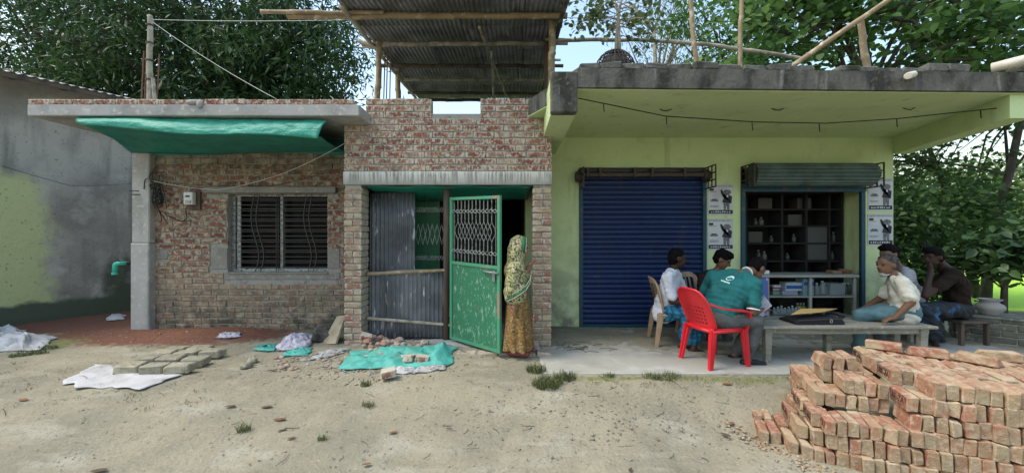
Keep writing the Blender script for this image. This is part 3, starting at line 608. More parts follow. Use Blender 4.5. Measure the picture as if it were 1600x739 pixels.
# broken brick upstand along the canopy edge
ubr = brick_meshes('edge_brick', M['brick_stain'], H=.075, jit=.008, bev=.012)
x = fa.x + .02
while x < fb.x - .1:
    l = random.uniform(.2, .26); t = (x - fa.x) / (fb.x - fa.x); y = fa.y + (fb.y - fa.y) * t + .075
    hh = random.choice([1, 1, .9, 1.15, .75, .5, 1.3])
    if random.random() < .1: x += l; continue

    m = Matrix.Translation((x + l / 2, y + random.uniform(-.025, .025), 3.212 + .033 * hh)) @ Euler((random.uniform(-.06, .06), random.uniform(-.05, .05), random.uniform(-.09, .09))).to_matrix().to_4x4() @ Matrix.Diagonal(((l - .008) / .24, 1, hh * .9, 1))
    link('brick', random.choice(ubr), shop, m); x += l
# verandah floor
v = MB(); v.hexa([(PX(849, YR), YR, .02), (5.9, YR - .02, .02), (5.9, YB + .02, .02), (.29, YB + .02, .02), (PX(849, YR), YR, FZ), (5.9, YR - .02, FZ), (5.9, YB + .02, FZ), (.29, YB + .02, FZ)])
v.obj('verandah_floor', M['floor'], shop, bevel=.008)
w = MB(); w.box2((s2a - .3, YB + .03, .05), (s2b + .1, ir, FZ - .002)); w.obj('room_floor', M['floor'], shop)
# closed blue shutter
sh = link('shutter', MB().box2((s1a + .02, YB + .02, FZ), (s1b - .02, YB + .03, s1t)).mesh('shutter', M['shutter_blue']), shop); sh['label'] = 'closed blue corrugated steel roller shutter'
prof = [(0, 0), (-.012, .008), (-.02, .025), (-.02, .045), (-.012, .062), (0, .07)]
sp = .0735; sx_ = s1b - s1a - .1
sl_ = MB(); vs = [(sx, y, z) for y, z in prof for sx in (-sx_ / 2, sx_ / 2)]
sl_.add(vs, [(2 * i, 2 * i + 1, 2 * i + 3, 2 * i + 2) for i in range(len(prof) - 1)]); slm = sl_.mesh('slat', M['shutter_blue'])
z = FZ + .05
while z < PZ(278, YB):
    link('slat', slm, sh, Matrix.Translation(((s1a + s1b) / 2, YB + .018 + random.uniform(-.004, .004), z)) @ Matrix.Rotation(random.uniform(-.0012, .0012), 4, 'Y') @ Matrix.Rotation(random.uniform(-.002, .002), 4, 'Z')); z += sp
MB().box2((s1a + .03, YB - .012, FZ + .004), (s1b - .03, YB + .018, FZ + .05)).obj('bottom_rail', M['shutter_frame'], sh, bevel=.004)
for x in (s1a, s1b - .055): MB().box2((x, YB - .03, FZ), (x + .055, YB + .02, s1t - .14)).obj('guide', M['shutter_frame'], sh, bevel=.004)
hd = MB(); yh = YB - .16; hd.box2((s1a - .03, yh, PZ(276, yh)), (s1b, yh + .05, PZ(270, yh))); hd.box2((s1a - .03, yh + .06, PZ(268, yh)), (s1b, yh + .1, PZ(263, yh)))
for px in (918, 938, 992, 1019, 1070): hd.box2((PX(px, yh) - .02, yh - .02, PZ(277, yh)), (PX(px, yh) + .02, yh + .1, PZ(262, yh)))
hd.obj('header_rail', M['iron_dark'], sh, bevel=.005)
def cage(x, z0, z1, par, mt, ya=YB - .31, yb_=YB - .005, hub=True):
    g = MB()
    for k in range(4):
        z = z0 + (z1 - z0) * k / 3; g.box2((x - .008, ya, z - .008), (x + .008, yb_, z + .008))
    for k in range(4):
        y = ya + (yb_ - ya) * k / 3; g.box2((x - .007, y - .008, z0 - .007), (x + .007, y + .008, z1 + .007))
    g.obj('bracket', mt, par)
    if hub:
        h = MB(); h.lathe((x - .03, (ya + yb_) / 2 + .05, (z0 + z1) / 2 + .03), [(.02, -.05), (.075, -.05), (.075, .04), (.02, .04)], 14, Matrix.Rotation(R(90), 3, 'Y')); h.obj('hub', M['iron_dark'], par, sm=False)
cage(s1b - .02, PZ(292, 5.4), PZ(258, 5.4), sh, M['iron_dark']); cage(s1a + .01, PZ(292, 5.4), PZ(262, 5.4), sh, M['iron_dark'])
# open bay: rolled up shutter on its drum
s2 = link('rolled_shutter', MB().box2((s2a, YB - .04, s2t - .36), (s2b, YB - .01, s2t - .24)).mesh('rolled_shutter', M['shutter_frame']), shop); s2['label'] = 'rolled up grey green shutter on its drum above the open shop bay'
dr = MB(); pr = []
cy, cz = YB - .17, PZ(273, 5.5); L0, L1 = s2a + .06, s2b - .05
n = 22; ring = []
for k in range(n * 3):
    w_ = 2 * math.pi * k / (n * 3); r = .155 + .009 * math.cos(w_ * n); ring.append((cy + r * math.cos(w_), cz + r * math.sin(w_)))
vs = [(x, y, z) for x in (L0, L1) for y, z in ring]; m_ = len(ring)
dr.add(vs, [(k, (k + 1) % m_, m_ + (k + 1) % m_, m_ + k) for k in range(m_)] + [tuple(range(m_ - 1, -1, -1)), tuple(range(m_, 2 * m_))])
dr.obj('drum', M['shutter_grey'], s2)
cage(s2b - .005, PZ(291, 5.4), PZ(255, 5.4), s2, M['iron_dark'], hub=False); cage(s2a + .01, PZ(291, 5.4), PZ(256, 5.4), s2, M['iron_dark'], hub=False)
for x in (s2a, s2b - .06): MB().box2((x, YB - .03, FZ), (x + .06, YB + .02, s2t - .36)).obj('guide', M['shutter_frame'], s2, bevel=.004)
# ceiling hooks
for px, py in ((1040, 169), (1215, 168), (1420, 167)):
    Yh = (soff - CAMZ) * 600 / (369.5 - py); p = P(px, py, Yh)
    MB().tube([p + Vector((-.07, 0, -.01)), p + Vector((-.03, 0, -.03)), p + Vector((.02, 0, -.035)), p + Vector((.07, 0, -.012))], .006, 6).obj('ceiling_hook', M['iron_dark'], shop)
from mathutils import noise as mno
def fold(u, v, seed, fr=3.):
    p = Vector((u * fr + seed * 7, v * fr + seed * 3, seed)); q = p + Vector((mno.noise(p * 1.3), mno.noise(p * 1.3 + Vector((5, 2, 0))), 0)) * .8
    return (1 - abs(mno.noise(q)) * 2.2) * .6 + (1 - abs(mno.noise(q * 2.3)) * 2) * .28 + mno.noise(q * 5) * .14
# ------------------------------------------------------------------ gate, barrier, grille in the entrance
gate = E('gate', P(704, 532, 4.75), 'green steel gate leaf standing ajar with wavy bars over a scratched sheet panel', 'gate')
A = Vector((PX(704.5, 4.78), 4.78, 0)); B = Vector((PX(782, 4.26), 4.26, 0)); gd = (B - A).normalized(); gl = (B - A).length; gn = Vector((gd.y, -gd.x, 0))
gzb, gzt = .285, 2.035
def G(u, z, o=0): return A + gd * (u * gl) + gn * o + Vector((0, 0, z - .03 * u))
def gbar(u0, z0, u1, z1, wd, dp, o=0):
    p = []
    du = wd / 2
    a, b = G(u0, z0), G(u1, z1); t = (b - a).normalized(); s_ = t.cross(gn).normalized() * du
    q = [a - s_ - gn * dp / 2, a + s_ - gn * dp / 2, b + s_ - gn * dp / 2, b - s_ - gn * dp / 2]
    q2 = [v + gn * dp for v in q]
    return MB().hexa([v + gn * o for v in q] + [v + gn * o for v in q2])
zmid = PZ(411, 4.6)
for args in [(0.02, gzb, .02, gzt), (.98, gzb, .98, gzt)]: gbar(*args, .036, .036).obj('stile', M['gate_frame'], gate)
for z in (gzb + .018, zmid, gzt - .018): gbar(.045, z, .955, z, .034, .034).obj('rail', M['gate_frame'], gate)
pn = MB(); pn.grid(lambda u, v: G(.045 + .91 * u, gzb + .036 + (zmid - gzb - .055) * v, .004 * math.sin(u * 7) * math.sin(v * 5)), 8, 10, .004, gn); pn.obj('sheet_panel', M['gate_paint'], gate)
zt0 = gzt - .036; zb0 = zmid + .018; nbar = 12
for i in range(nbar):
    for sg in ((-1, 1) if 0 < i < nbar - 1 else (0,)):
        pts = []
        for k in range(25):
            t = k / 24; z = zt0 + (zb0 - zt0) * t
            w_ = float(sst(.32, .5, t) * sst(.68, .5, t)); u = .045 + .91 * (i + .5) / nbar
            pts.append(G(u + sg * .075 * w_ / 1., z, .004 * sg))
        MB().tube(pts, .0042, 5).obj('bar', M['iron_pale'], gate, sm=True)
for zz in (zt0 - .14, zb0 + .13):
    for sg in (-1, 1):
        pts = [G(.045 + .91 * k / 96, zz + sg * .02 * math.sin(k / 96 * math.pi * nbar), .012 + .006 * math.cos(k)) for k in range(97)]
        MB().tube(pts, .0055, 5).obj('scroll_band', M['iron_pale'], gate, sm=True)
lt = MB(); lt.tube([G(.7, zmid - .06, .03), G(.985, zmid - .06, .03)], .011, 8); lt.obj('latch_bolt', M['iron_pale'], gate, sm=True)
lt = MB(); lt.box(G(.9, zmid - .1, .025), (.03, .02, .12)); lt.obj('hasp', M['iron_pale'], gate)
for z in (.6, 1.75): MB().tube([G(-.02, z - .05), G(-.02, z + .05)], .015, 8).obj('hinge', M['iron_dark'], gate)

post = MB(); yp = 4.86; post.tube([(PX(697, yp), yp, .15), (PX(697, yp) + .01, yp, 1.2), (PX(698, yp), yp, lz0)], .045, 8); tag(post.obj('gate_post', M['wood_dark'], sm=True), 'dark upright wooden post beside the green gate hinges', 'post')
bar = E('tin_barrier', P(640, 530, 4.85), 'barrier of grey corrugated tin sheets tied to two bamboo rails', 'barrier')
def corr(x0, x1, z0, z1, y, lean=0., per=.055, amp=.011, jag=0.):
    n = int((x1 - x0) / per * 6)
    return MB().grid(lambda u, v: (x0 + (x1 - x0) * u, y + lean * v + amp * math.sin(2 * math.pi * (x1 - x0) * u / per), z0 + (z1 - z0) * v + jag * math.sin(u * 3)), n, 6, .002, (0, 1, 0))
Yt = 4.98
corr(PX(577, Yt), PX(648, Yt), .2, PZ(301, Yt), Yt, .02).obj('tin_sheet', M['tin'], bar, sm=True)
corr(PX(577, 4.93), PX(606, 4.93), .2, PZ(424, 4.93), 4.93).obj('tin_sheet', M['tin'], bar, sm=True)
corr(PX(604, 4.88), PX(696, 4.88), PZ(529, 4.88), PZ(423, 4.88), 4.88, .01, jag=.02).obj('tin_sheet', M['tin'], bar, sm=True)
def bamboo(a, b, r=.025, n=9, seg=.32, bend=0., name='bamboo', mt='bamboo', parent=None):
    a, b = Vector(a), Vector(b); L = (b - a).length; k = max(3, int(L / seg)); pts = []; rs = []
    side = (b - a).cross(Vector((0, .3, 1))); side = side.normalized() if side.length > 1e-5 else Vector((1, 0, 0))
    for i in range(k):
        t0, t1 = i / k, (i + 1) / k
        for t, rr in ((t0, 1.12), (t0 + .03 / L, 1.0), ((t0 + t1) / 2, .96), (t1 - .03 / L, 1.0)):
            p = a.lerp(b, min(t, 1)) + Vector((0, 0, -bend * math.sin(math.pi * t))) + side * .006 * math.sin(i * 2.4); pts.append(p); rs.append(r * rr * (1 - .12 * t))
    pts.append(b); rs.append(r * .9)
    return MB().tube(pts, rs, n).obj(name, M[mt], parent, sm=True)
bamboo(P(574, 428, 4.84), P(698, 422, 4.84), .024, name='bamboo_rail', mt='bamboo', parent=bar)
bamboo(P(574, 497, 4.84), P(706, 508, 4.84), .022, name='bamboo_rail', mt='bamboo_grey', parent=bar)
sk = MB(); ys_ = 4.87; sk.grid(lambda u, v: (PX(696, ys_) + .07 * (u - .5) * (1 - .3 * abs(v - .5)), ys_ - .02 * math.sin(u * 3) , PZ(497, ys_) + v * .45), 5, 10, .01, (0, 1, 0)); tag(sk.obj('hanging_sack', M['sack'], sm=True), 'narrow white sack strip hanging beside the gate post', 'sack')
gr = E('lattice_grille', P(675, 420, 5.1), 'thin steel lattice grille in front of the green door leaf', 'grille')
Yg = 5.12
for px in (647, 667, 686, 704):
    MB().tube([P(px, 300, Yg), P(px, 424, Yg)], .004, 5).obj('bar', M['iron_dark'], gr)
for zc, hh, nn in ((PZ(328, Yg), .035, 8), (PZ(403, Yg), .03, 8), (PZ(366, Yg), .14, 4)):
    for sg in (-1, 1):
        pts = [(PX(646, Yg) + (PX(705, Yg) - PX(646, Yg)) * k / 64, Yg - .006 * sg, zc + sg * hh * (2 * abs((k / 64 * nn) % 1 - .5) * 2 - 1) ) for k in range(65)]
        MB().tube(pts, .0045, 5).obj('lattice_band', M['iron_pale'], gr)

# ------------------------------------------------------------------ tin shelter on the flat roof
tin = E('roof_shelter', (-.7, 6, 3.2), 'rusty corrugated tin shelter on bamboo posts above the brick entrance roof', 'shelter')
def SP(px, py):   # point on the shelter's sheet plane: z = 4.32 + .055*(Y-4.6)
    k = (369.5 - py) / FPX; Y = (4.32 - .055 * 4.6 - CAMZ) / (k - .055); return Vector(((px - 800) / FPX * Y, Y, CAMZ + k * Y))
rows = [4.25, 5.05, 5.75, 6.55, 7.4, 8.35]
xl_, xr_ = -2.02, .62
for r_ in range(5):
    ya, yb_ = rows[r_] - .06, rows[r_ + 1] + .06
    cuts = [xl_ + random.uniform(-.03, .03)] + [xl_ + (xr_ - xl_) * t + random.uniform(-.1, .1) for t in (.3, .56, .78)] + [xr_ + random.uniform(-.03, .03)]
    for a_, b_ in zip(cuts, cuts[1:]):
        x0, x1 = a_ - .04, b_ + .04; n = int((x1 - x0) / .062 * 6); dz = random.uniform(0, .012) + .006 * r_
        tw = random.uniform(-.05, .05)
        g = MB().grid(lambda u, v: (x0 + (x1 - x0) * u + tw * (v - .5), ya + (yb_ - ya) * v, 4.32 + .055 * (ya + (yb_ - ya) * v - 4.6) + dz + .013 * math.sin(2 * math.pi * (x1 - x0) * u / .062) + .012 * (1 - v)), n, 3, .0015, (0, 0, 1))
        g.obj('tin_sheet', M['tin_old'], tin, sm=True)
def pur(y, x0, x1, r, dz=-.045, mt='bamboo'):
    z = 4.32 + .055 * (y - 4.6) + dz; bamboo((x0, y, z), (x1, y, z + random.uniform(-.02, .02)), r, name='purlin', mt=mt, parent=tin)
q = SP(410, 12)
pur(4.76, PX(450, 4.76), PX(886, 4.76), .042); pur(4.7, PX(408, 4.7), PX(600, 4.7), .024, -.03)
pur(5.56, PX(567, 5.56), PX(887, 5.56), .034, mt='bamboo_grey'); pur(6.35, PX(590, 6.35), PX(880, 6.35), .032, mt='wood_dark'); pur(7.0, -2.05, .7, .03, mt='bamboo_grey')
pur(7.75, -2.1, .68, .03, mt='wood_dark'); pur(8.25, -2.1, .68, .035, mt='wood_dark')
bamboo((xl_ + .02, 4.5, 4.24), (xl_ + .02, 8.3, 4.44), .032, name='rafter', mt='bamboo_grey', parent=tin)
bamboo((xr_ - .02, 4.5, 4.2), (xr_ - .02, 8.3, 4.42), .03, name='rafter', mt='wood_dark', parent=tin)
bamboo((-.42, 4.9, 4.22), (-.05, 8.2, 4.36), .016, name='brace', mt='bamboo_grey', parent=tin)
bamboo((-.3, 5.6, 4.25), (-.33, 8.6, 3.1), .018, name='brace', mt='bamboo_grey', parent=tin)
for px, Y, r, tp, mt in ((588, 5.5, .045, 60, 'bamboo'), (622, 6.6, .05, 92, 'bamboo'), (862, 4.9, .05, 10, 'bamboo'), (855, 5.5, .055, 45, 'wood_dark'), (672, 8.2, .05, 150, 'wood_dark'), (757, 8.2, .05, 140, 'wood_dark'), (847, 8.2, .05, 140, 'wood_dark')):
    x = PX(px, Y); x2 = PX(px + (5 if px < 600 else 0), Y)
    bamboo((x, Y, 3.04), (x2, Y, 4.32 + .055 * (Y - 4.6) - .03), r, name='post', mt=mt, parent=tin)
for dx in (.05, .09, .14): MB().tube([(PX(592, 5.5) + dx, 5.52, 3.04), (PX(596, 5.5) + dx * .9, 5.52, 4.2)], .009, 6).obj('tie_rod', M['rebar'], tin)
gb = MB(); gb.add([(PX(630, 7.2), 7.2, 3.05), (PX(660, 7.2), 7.2, 3.05), (PX(630, 7.2), 7.2, 4.2), (PX(630, 7.2), 7.22, 3.05), (PX(660, 7.2), 7.22, 3.05), (PX(630, 7.2), 7.22, 4.2)], [(0, 1, 2), (5, 4, 3), (0, 3, 4, 1), (1, 4, 5, 2), (2, 5, 3, 0)]); gb.obj('side_sheet', M['tin_old'], tin)
bamboo(P(560, 64, 5.5), P(592, 76, 5.5), .03, name='stub', mt='bamboo_grey', parent=tin); bamboo(P(560, 75, 5.5), P(592, 76, 5.5), .012, name='stub', mt='bamboo_grey', parent=tin)
for px, py, Y in ((885, 14, 4.9), (882, 62, 5.4), (876, 94, 6.3)): MB().tube([P(px - 30, py, Y), P(px, py, Y)], .02, 7).obj('stub', M['bamboo_grey'], tin)

# ------------------------------------------------------------------ roof poles, ropes, wires
def wire(name, pts, r, mt, label, cat, sag=0., n=24):
    pts = [Vector(p) for p in pts]; out = []
    for a, b in zip(pts, pts[1:]):
        for k in range(n): t = k / n; out.append(a.lerp(b, t) + Vector((0, 0, -sag * 4 * t * (1 - t))))
    out.append(pts[-1])
    return tag(MB().tube(out, r, 5).obj(name, M[mt], sm=True), label, cat)
pole = E('roof_pole', P(235, 155, 5.2), 'grey bamboo pole with rusty rods standing on the brick house roof', 'pole')
bamboo(P(234, 160, 5.2), P(234, 25, 5.2), .035, mt='bamboo_grey', name='pole_shaft', parent=pole)
for px, py in ((221, 80), (226, 70), (245, 85), (229, 60)): MB().tube([P(px, 158, 5.22), P(px + 4, py, 5.22)], .008, 6).obj('rod', M['rebar'], pole)
MB().tube([P(242, 158, 5.2), P(239, 122, 5.19)], .022, 6).obj('splint', M['bamboo_grey'], pole)
for py in (40, 68, 95, 125): MB().lathe(P(234, py, 5.2), [(.038, -.012), (.043, -.01), (.043, .01), (.038, .012)], 10).obj('binding', M['iron_dark'], pole)
wire('rope', [P(236, 31, 5.2), P(560, 31, 4.78)], .0033, 'rope', 'straight white rope from the roof pole to the tin shelter', 'rope', .02)
wire('rope', [P(236, 33, 5.2), P(432, 155, 4.6)], .0033, 'rope', 'slanting white rope from the roof pole down to the canopy edge', 'rope', .04)
wire('wire', [P(-60, 238, 5.8), P(110, 290, 5.6), P(232, 284, 5.4), P(420, 291, 5.3), P(537, 262, 4.8)], .0035, 'wire', 'thin dark wire sagging past the corner column to the window', 'wire', .02)
wire('rope', [P(240, 283, 5.34), P(340, 297, 5.35), P(440, 272, 5.0), P(537, 225, 4.68)], .003, 'rope', 'thin pale cord tied above the barred window', 'rope', .02)
wire('wire', [P(876, 28, 5), P(1400, 36, 5.5)], .004, 'wire', 'thin straight wire across the sky over the shop roof', 'wire', .02)
wire('bulb_wire', [P(904, 154, 3.95), P(1040, 182, 4.3), P(1180, 191, 4.35), P(1290, 193, 4.35), P(1400, 186, 4.3), P(1590, 166, 4.05)], .006, 'wire', 'dark drooping wire with hanging ties under the shop canopy', 'wire', .0)
for px, py, Y in ((943, 163, 4.05), (1041, 183, 4.3), (1175, 192, 4.35), (1280, 194, 4.35), (1401, 187, 4.3), (1532, 173, 4.1)):
    MB().tube([P(px, py, Y), P(px + 1, py + 12, Y)], .005, 5).obj('tie', M['wire'], bpy.data.objects['bulb_wire'])
def rpole(a, b, r, label, mt='bamboo', bend=0.): tag(bamboo(a, b, r, name='bamboo_pole', mt=mt, bend=bend), label, 'pole', 'bamboo poles on the shop roof')
rpole(P(868, 64, 5.2), P(1252, 92, 5.0), .026, 'long bamboo pole lying level above the shop roof edge', 'bamboo_grey', bend=-.1)
rpole(P(1090, 116, 4.4), P(1076, -15, 4.4), .028, 'thin upright bamboo pole nearest the tree growing from the roof', 'bamboo')
rpole(P(1156, 116, 4.3), P(1158, -15, 4.3), .024, 'thin straight upright bamboo pole in the middle of the shop roof', 'bamboo')
rpole(P(1357, 118, 4.3), P(1343, 32, 4.3), .036, 'short thick upright bamboo post carrying the slanting pole', 'bamboo')
rpole(P(1232, 108, 4.4), P(1400, -8, 4.15), .03, 'slanting bamboo pole propped on the short thick post', 'bamboo')
def pipe(a, b, r, label):
    a, b = Vector(a), Vector(b); d = (b - a).normalized(); tag(MB().tube([a, a + d * .001, b - d * .001, b], [r * .8, r, r, r * .8], 14).obj('plastic_pipe', M['pvc'], sm=True), label, 'pipe', 'plastic pipes on the shop roof')
pipe(P(1419, 119, 3.72), P(1443, 112, 4.3), .033, 'short cream plastic drain pipe poking through the canopy edge')
pipe(P(1549, 107, 3.95), P(1625, 88, 3.7), .05, 'long cream plastic pipe lying over the canopy edge')
# wire basket heap with stones
hp = E('roof_heap', P(965, 104, 4.6), 'wire basket dome over stones on the shop roof edge', 'basket')
hc = P(961, 112, 4.6)
for k in range(14):
    w_ = math.pi * k / 14
    MB().tube([hc + Vector((math.cos(w_) * .24 * math.cos(t), math.sin(w_) * .2 * math.cos(t), .25 * math.sin(t))) for t in np.linspace(0, math.pi, 13)], .006, 4).obj('rib', M['iron_dark'], hp)
for t in (.25, .5, .75, 1.0, 1.25):
    MB().tube([hc + Vector((math.cos(w_) * .24 * math.cos(t), math.sin(w_) * .2 * math.cos(t), .25 * math.sin(t))) for w_ in np.linspace(0, 2 * math.pi, 25)], .006, 4).obj('hoop', M['iron_dark'], hp)
def stone(c, r, name='stone', mt='rubble', parent=None, flat_=.7):
    m = MB(); m.sphere((0, 0, 0), 1, n=8, m=6); sd_ = random.random() * 50; rot = Euler((0, 0, random.random() * 6)).to_matrix()
    m.v = [tuple(Vector(c) + rot @ Vector((v[0] * r * 1.25, v[1] * r, v[2] * r * flat_)) * (1 + .28 * wob(v, 1.7, sd_))) for v in m.v]
    return m.obj(name, M[mt], parent)
dm = MB(); dm.sphere(hc, (.2, .16, .215), n=14, m=10); dm.v = [tuple(Vector(v) + Vector((1, 1, 1)) * .02 * wob(v, 22)) for v in dm.v]; dm.obj('rubble_core', M['old_concrete'], hp)
for dx, dz, r in ((-.12, .05, .08), (.05, .04, .1), (.1, .1, .07), (-.02, .11, .07), (-.17, .03, .06)): stone(hc + Vector((dx, 0, dz)), r, parent=hp, mt='rubble')

# ------------------------------------------------------------------ green sheet under the canopy of the brick house
tarp_ = E('green_tarp', P(330, 215, 4.6), 'long sea green tarpaulin slung below the canopy of the brick house', 'tarp')
def lipf(u, v):
    pa = P(122 + (512 - 122) * u, 181.5 + 6 * u, 4.42); pb = P(126 + (498 - 126) * u, 197 + 20 * u ** .8 - 2.5 * math.sin(u * 9), 4.33)
    p = pa.lerp(pb, v); p.y -= .05 * math.sin(v * 2.6) * (1 + .3 * math.sin(u * 7)); p.z += .014 * math.sin(u * 9 + v * 2) * v; p.y += .02 * fold(u * 2.4, v * .5, 1.3, 3.)
    return p
def undf(u, v):
    pb = P(128 + (500 - 128) * u, 196 + 19 * u ** .8 - 2.5 * math.sin(u * 9), 4.35); pc = P(205 + (540 - 205) * u, 239 + 2 * math.sin(u * 5), 5.36)
    p = pb.lerp(pc, v); p.z += .03 * math.sin(v * math.pi) * math.sin(u * 4 + 1) + .03 * fold(u * 2, v, 4.1, 3.) * math.sin(v * math.pi); return p
MB().grid(lipf, 80, 12, .003, (0, 1, 0)).obj('front_fold', M['tarp_lip_lit'], tarp_, sm=True)
MB().grid(undf, 80, 20, .003, (0, 0, 1)).obj('underside', M['tarp'], tarp_, sm=True)  # darker green copy: shade below the sheet put into the colour
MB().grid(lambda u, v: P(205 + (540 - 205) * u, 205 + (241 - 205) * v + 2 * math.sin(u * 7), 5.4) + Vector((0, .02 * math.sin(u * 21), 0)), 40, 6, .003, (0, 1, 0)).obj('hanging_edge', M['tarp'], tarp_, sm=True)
tri = MB(); tri.grid(lambda u, v: P(176, 212, 4.9).lerp(P(203, 222, 5.2), u) + Vector((0, .02 * v, -.05 * v * (1 - .5 * u))), 8, 3, .003, (0, 1, 0)); tag(tri.obj('tarp_corner', M['tarp_bright'], sm=True), 'small bright tarpaulin corner peeking out beside the column top', 'tarp')

# meter, cable tangle, tap
mt_ = E('electric_meter', P(298, 312, 5.42), 'white electricity meter on a brown board on the brick wall', 'meter')
MB().box2((PX(293, 5.44), 5.43, PZ(327, 5.44)), (PX(313, 5.44), 5.462, PZ(300, 5.44))).obj('board', M['wood_dark'], mt_)
MB().box2((PX(290, 5.4), 5.36, PZ(320, 5.4)), (PX(304, 5.4), 5.428, PZ(300.5, 5.4))).obj('case', M['meter'], mt_, bevel=.008)
MB().box2((PX(294, 5.4), 5.352, PZ(308.5, 5.4)), (PX(300, 5.4), 5.358, PZ(306, 5.4))).obj('display', M['ink'], mt_)
MB().box2((PX(294, 5.4), 5.345, PZ(318, 5.4)), (PX(302, 5.4), 5.359, PZ(313.5, 5.4))).obj('switch', flat('meter_grey', (.35, .36, .35)), mt_, bevel=.003)
tg = E('cable_tangle', P(248, 305, 5.4), 'tangle of black cables hanging on the wall beside the column', 'cables')
for k in range(22):
    rr = random.uniform(.04, .14); c_ = P(random.gauss(247, 6), random.gauss(300, 12), 5.40 - random.random() * .07); ph = random.random() * 6; el_ = random.uniform(.3, .7)
    pts = [c_ + Vector((el_ * rr * math.cos(ph + t) , .01 * math.sin(t * 3 + k), rr * math.sin(ph + t * random.uniform(.97, 1.03)))) for t in np.linspace(0, random.uniform(3, 6), 18)]
    MB().tube(pts, .0055, 5).obj('cable', M['wire'], tg)
for a_, b_ in (((240, 315), (262, 350)), ((258, 335), (300, 345)), ((202, 298), (240, 287)), ((206, 304), (240, 292)), ((245, 320), (252, 348)), ((290, 325), (286, 345))):
    MB().tube([P(*a_, 5.35), P((a_[0] + b_[0]) / 2 + 4, (a_[1] + b_[1]) / 2 + 6, 5.4), P(*b_, 5.41)], .006, 5).obj('cable', M['wire'], tg)
tp = E('water_tap', P(185, 415, 5.5), 'sea green plastic water outlet elbow sticking out beside the column', 'tap')
a_ = P(199, 411, 5.5); e_ = P(180, 412, 5.42); b_ = P(179, 429, 5.42)
MB().tube([P(205, 411, 5.5), a_], .026, 10).obj('pipe_stub', M['wire'], tp, sm=True)
MB().tube([a_, e_ + Vector((.03, 0, 0)), e_ + Vector((.008, 0, -.008)), e_ + Vector((0, 0, -.03)), b_], [.026, .03, .032, .03, .027], 10).obj('elbow', M['pvc_green'], tp, sm=True)
MB().lathe(b_, [(.027, 0), (.034, 0), (.034, .03), (.027, .03)], 10).obj('collar', M['pvc_green'], tp)
MB().tube([P(186, 405, 5.42), P(193, 407, 5.45)], .006, 5).obj('lever', M['iron_pale'], tp)

# ------------------------------------------------------------------ posters
def letters(txt, size, mt, mtx, parent, ext=.0008, name='lettering', w=None):
    cu = bpy.data.curves.new('t', 'FONT'); cu.body = txt; cu.size = size; cu.extrude = ext; cu.align_x = 'CENTER'; cu.align_y = 'CENTER'; cu.resolution_u = 2
    ob = bpy.data.objects.new('t', cu); COL.objects.link(ob); dg = bpy.context.evaluated_depsgraph_get(); dg.update()
    me = bpy.data.meshes.new_from_object(ob.evaluated_get(dg)); bpy.data.objects.remove(ob); bpy.data.curves.remove(cu)
    me.materials.clear(); me.materials.append(mt)
    if w and len(me.vertices):
        xs_ = [v.co.x for v in me.vertices]; k = w / (max(xs_) - min(xs_)); 
        for v in me.vertices: v.co.x *= k
    return link(name, me, parent, mtx)
FACE = Matrix.Rotation(R(90), 4, 'X')      # text facing the camera side
def poster(px0, px1, py0, py1, label, tilt=0.):
    y = YB - .006; x0, x1, z0, z1 = PX(px0, y), PX(px1, y), PZ(py1, y), PZ(py0, y); W, H = x1 - x0, z1 - z0
    ps = E('poster', ((x0 + x1) / 2, y, z0), label, 'poster', 'posters pasted on the shop wall')
    yy = [y]
    def f(u, v): return (x0 + W * u + tilt * v, y - .0015 + .001 * math.sin(u * 5 + v * 3), z0 + H * v)
    MB().grid(f, 6, 8, .0015, (0, 1, 0)).obj('sheet', M['paper'], ps)
    def blk(u0, u1, v0, v1, mt, d=.004, name='print'): MB().box2((x0 + W * u0 + tilt * v0, y - d - .0008, z0 + H * v0), (x0 + W * u1 + tilt * v0, y - d, z0 + H * v1)).obj(name, mt, ps)
    blk(.0, 1, .9, .985, M['poster_grey'], .0035); blk(.05, .22, .79, .86, M['ink']); blk(.06, .34, .755, .77, M['ink_mid'])
    blk(.1, .4, .44, .5, M['ink_mid']); blk(.15, .35, .5, .525, M['ink']); blk(.06, .42, .3, .315, M['ink_mid']); blk(.1, .38, .262, .275, M['ink_mid'])
    blk(.03, .98, .05, .17, M['ink'])
    for k in range(9): blk(.1 + k * .09, .1 + k * .09 + random.uniform(.035, .07), .085, .085 + random.uniform(.03, .055), M['paper'], .0052)
    for k in range(14): blk(.06 + k * .063, .06 + k * .063 + .04, .925, .94, M['ink_mid'], .0045)
    # printed figure: legs, coat, head, raised arm
    def pol(pts, mt, d=.005):
        n = len(pts); MB().add([(x0 + W * u, y - d - .0008, z0 + H * v) for u, v in pts] + [(x0 + W * u, y - d, z0 + H * v) for u, v in pts], [tuple(range(n)), tuple(range(2 * n - 1, n - 1, -1))] + [((i + 1) % n, i, n + i, n + (i + 1) % n) for i in range(n)]).obj('print', mt, ps)
    pol([(.62, .17), (.7, .17), (.72, .34), (.76, .17), (.84, .17), (.86, .46), (.6, .46)], M['ink_mid'])
    pol([(.55, .42), (.92, .38), (.95, .6), (.82, .66), (.68, .66), (.58, .6), (.52, .68), (.48, .8), (.52, .84), (.57, .72), (.62, .56)], M['ink'], .0056)
    pol([(.75 + .16 * math.cos(t), .74 + .085 * math.sin(t)) for t in np.linspace(0, 6.28, 15)[:-1]], M['ink_mid'], .006)
    pol([(.73, .58), (.79, .58), (.8, .65), (.72, .65)], M['paper'], .0062)
poster(1106.5, 1145.5, 288, 336.5, 'upper black and white poster between the two shutter bays')
poster(1106, 1145.5, 341.5, 391, 'lower black and white poster between the two shutter bays', -.004)
poster(1356.5, 1394.5, 278.5, 330, 'upper black and white poster at the outer corner of the shop')
poster(1356, 1395, 334, 384, 'lower black and white poster at the outer corner of the shop')
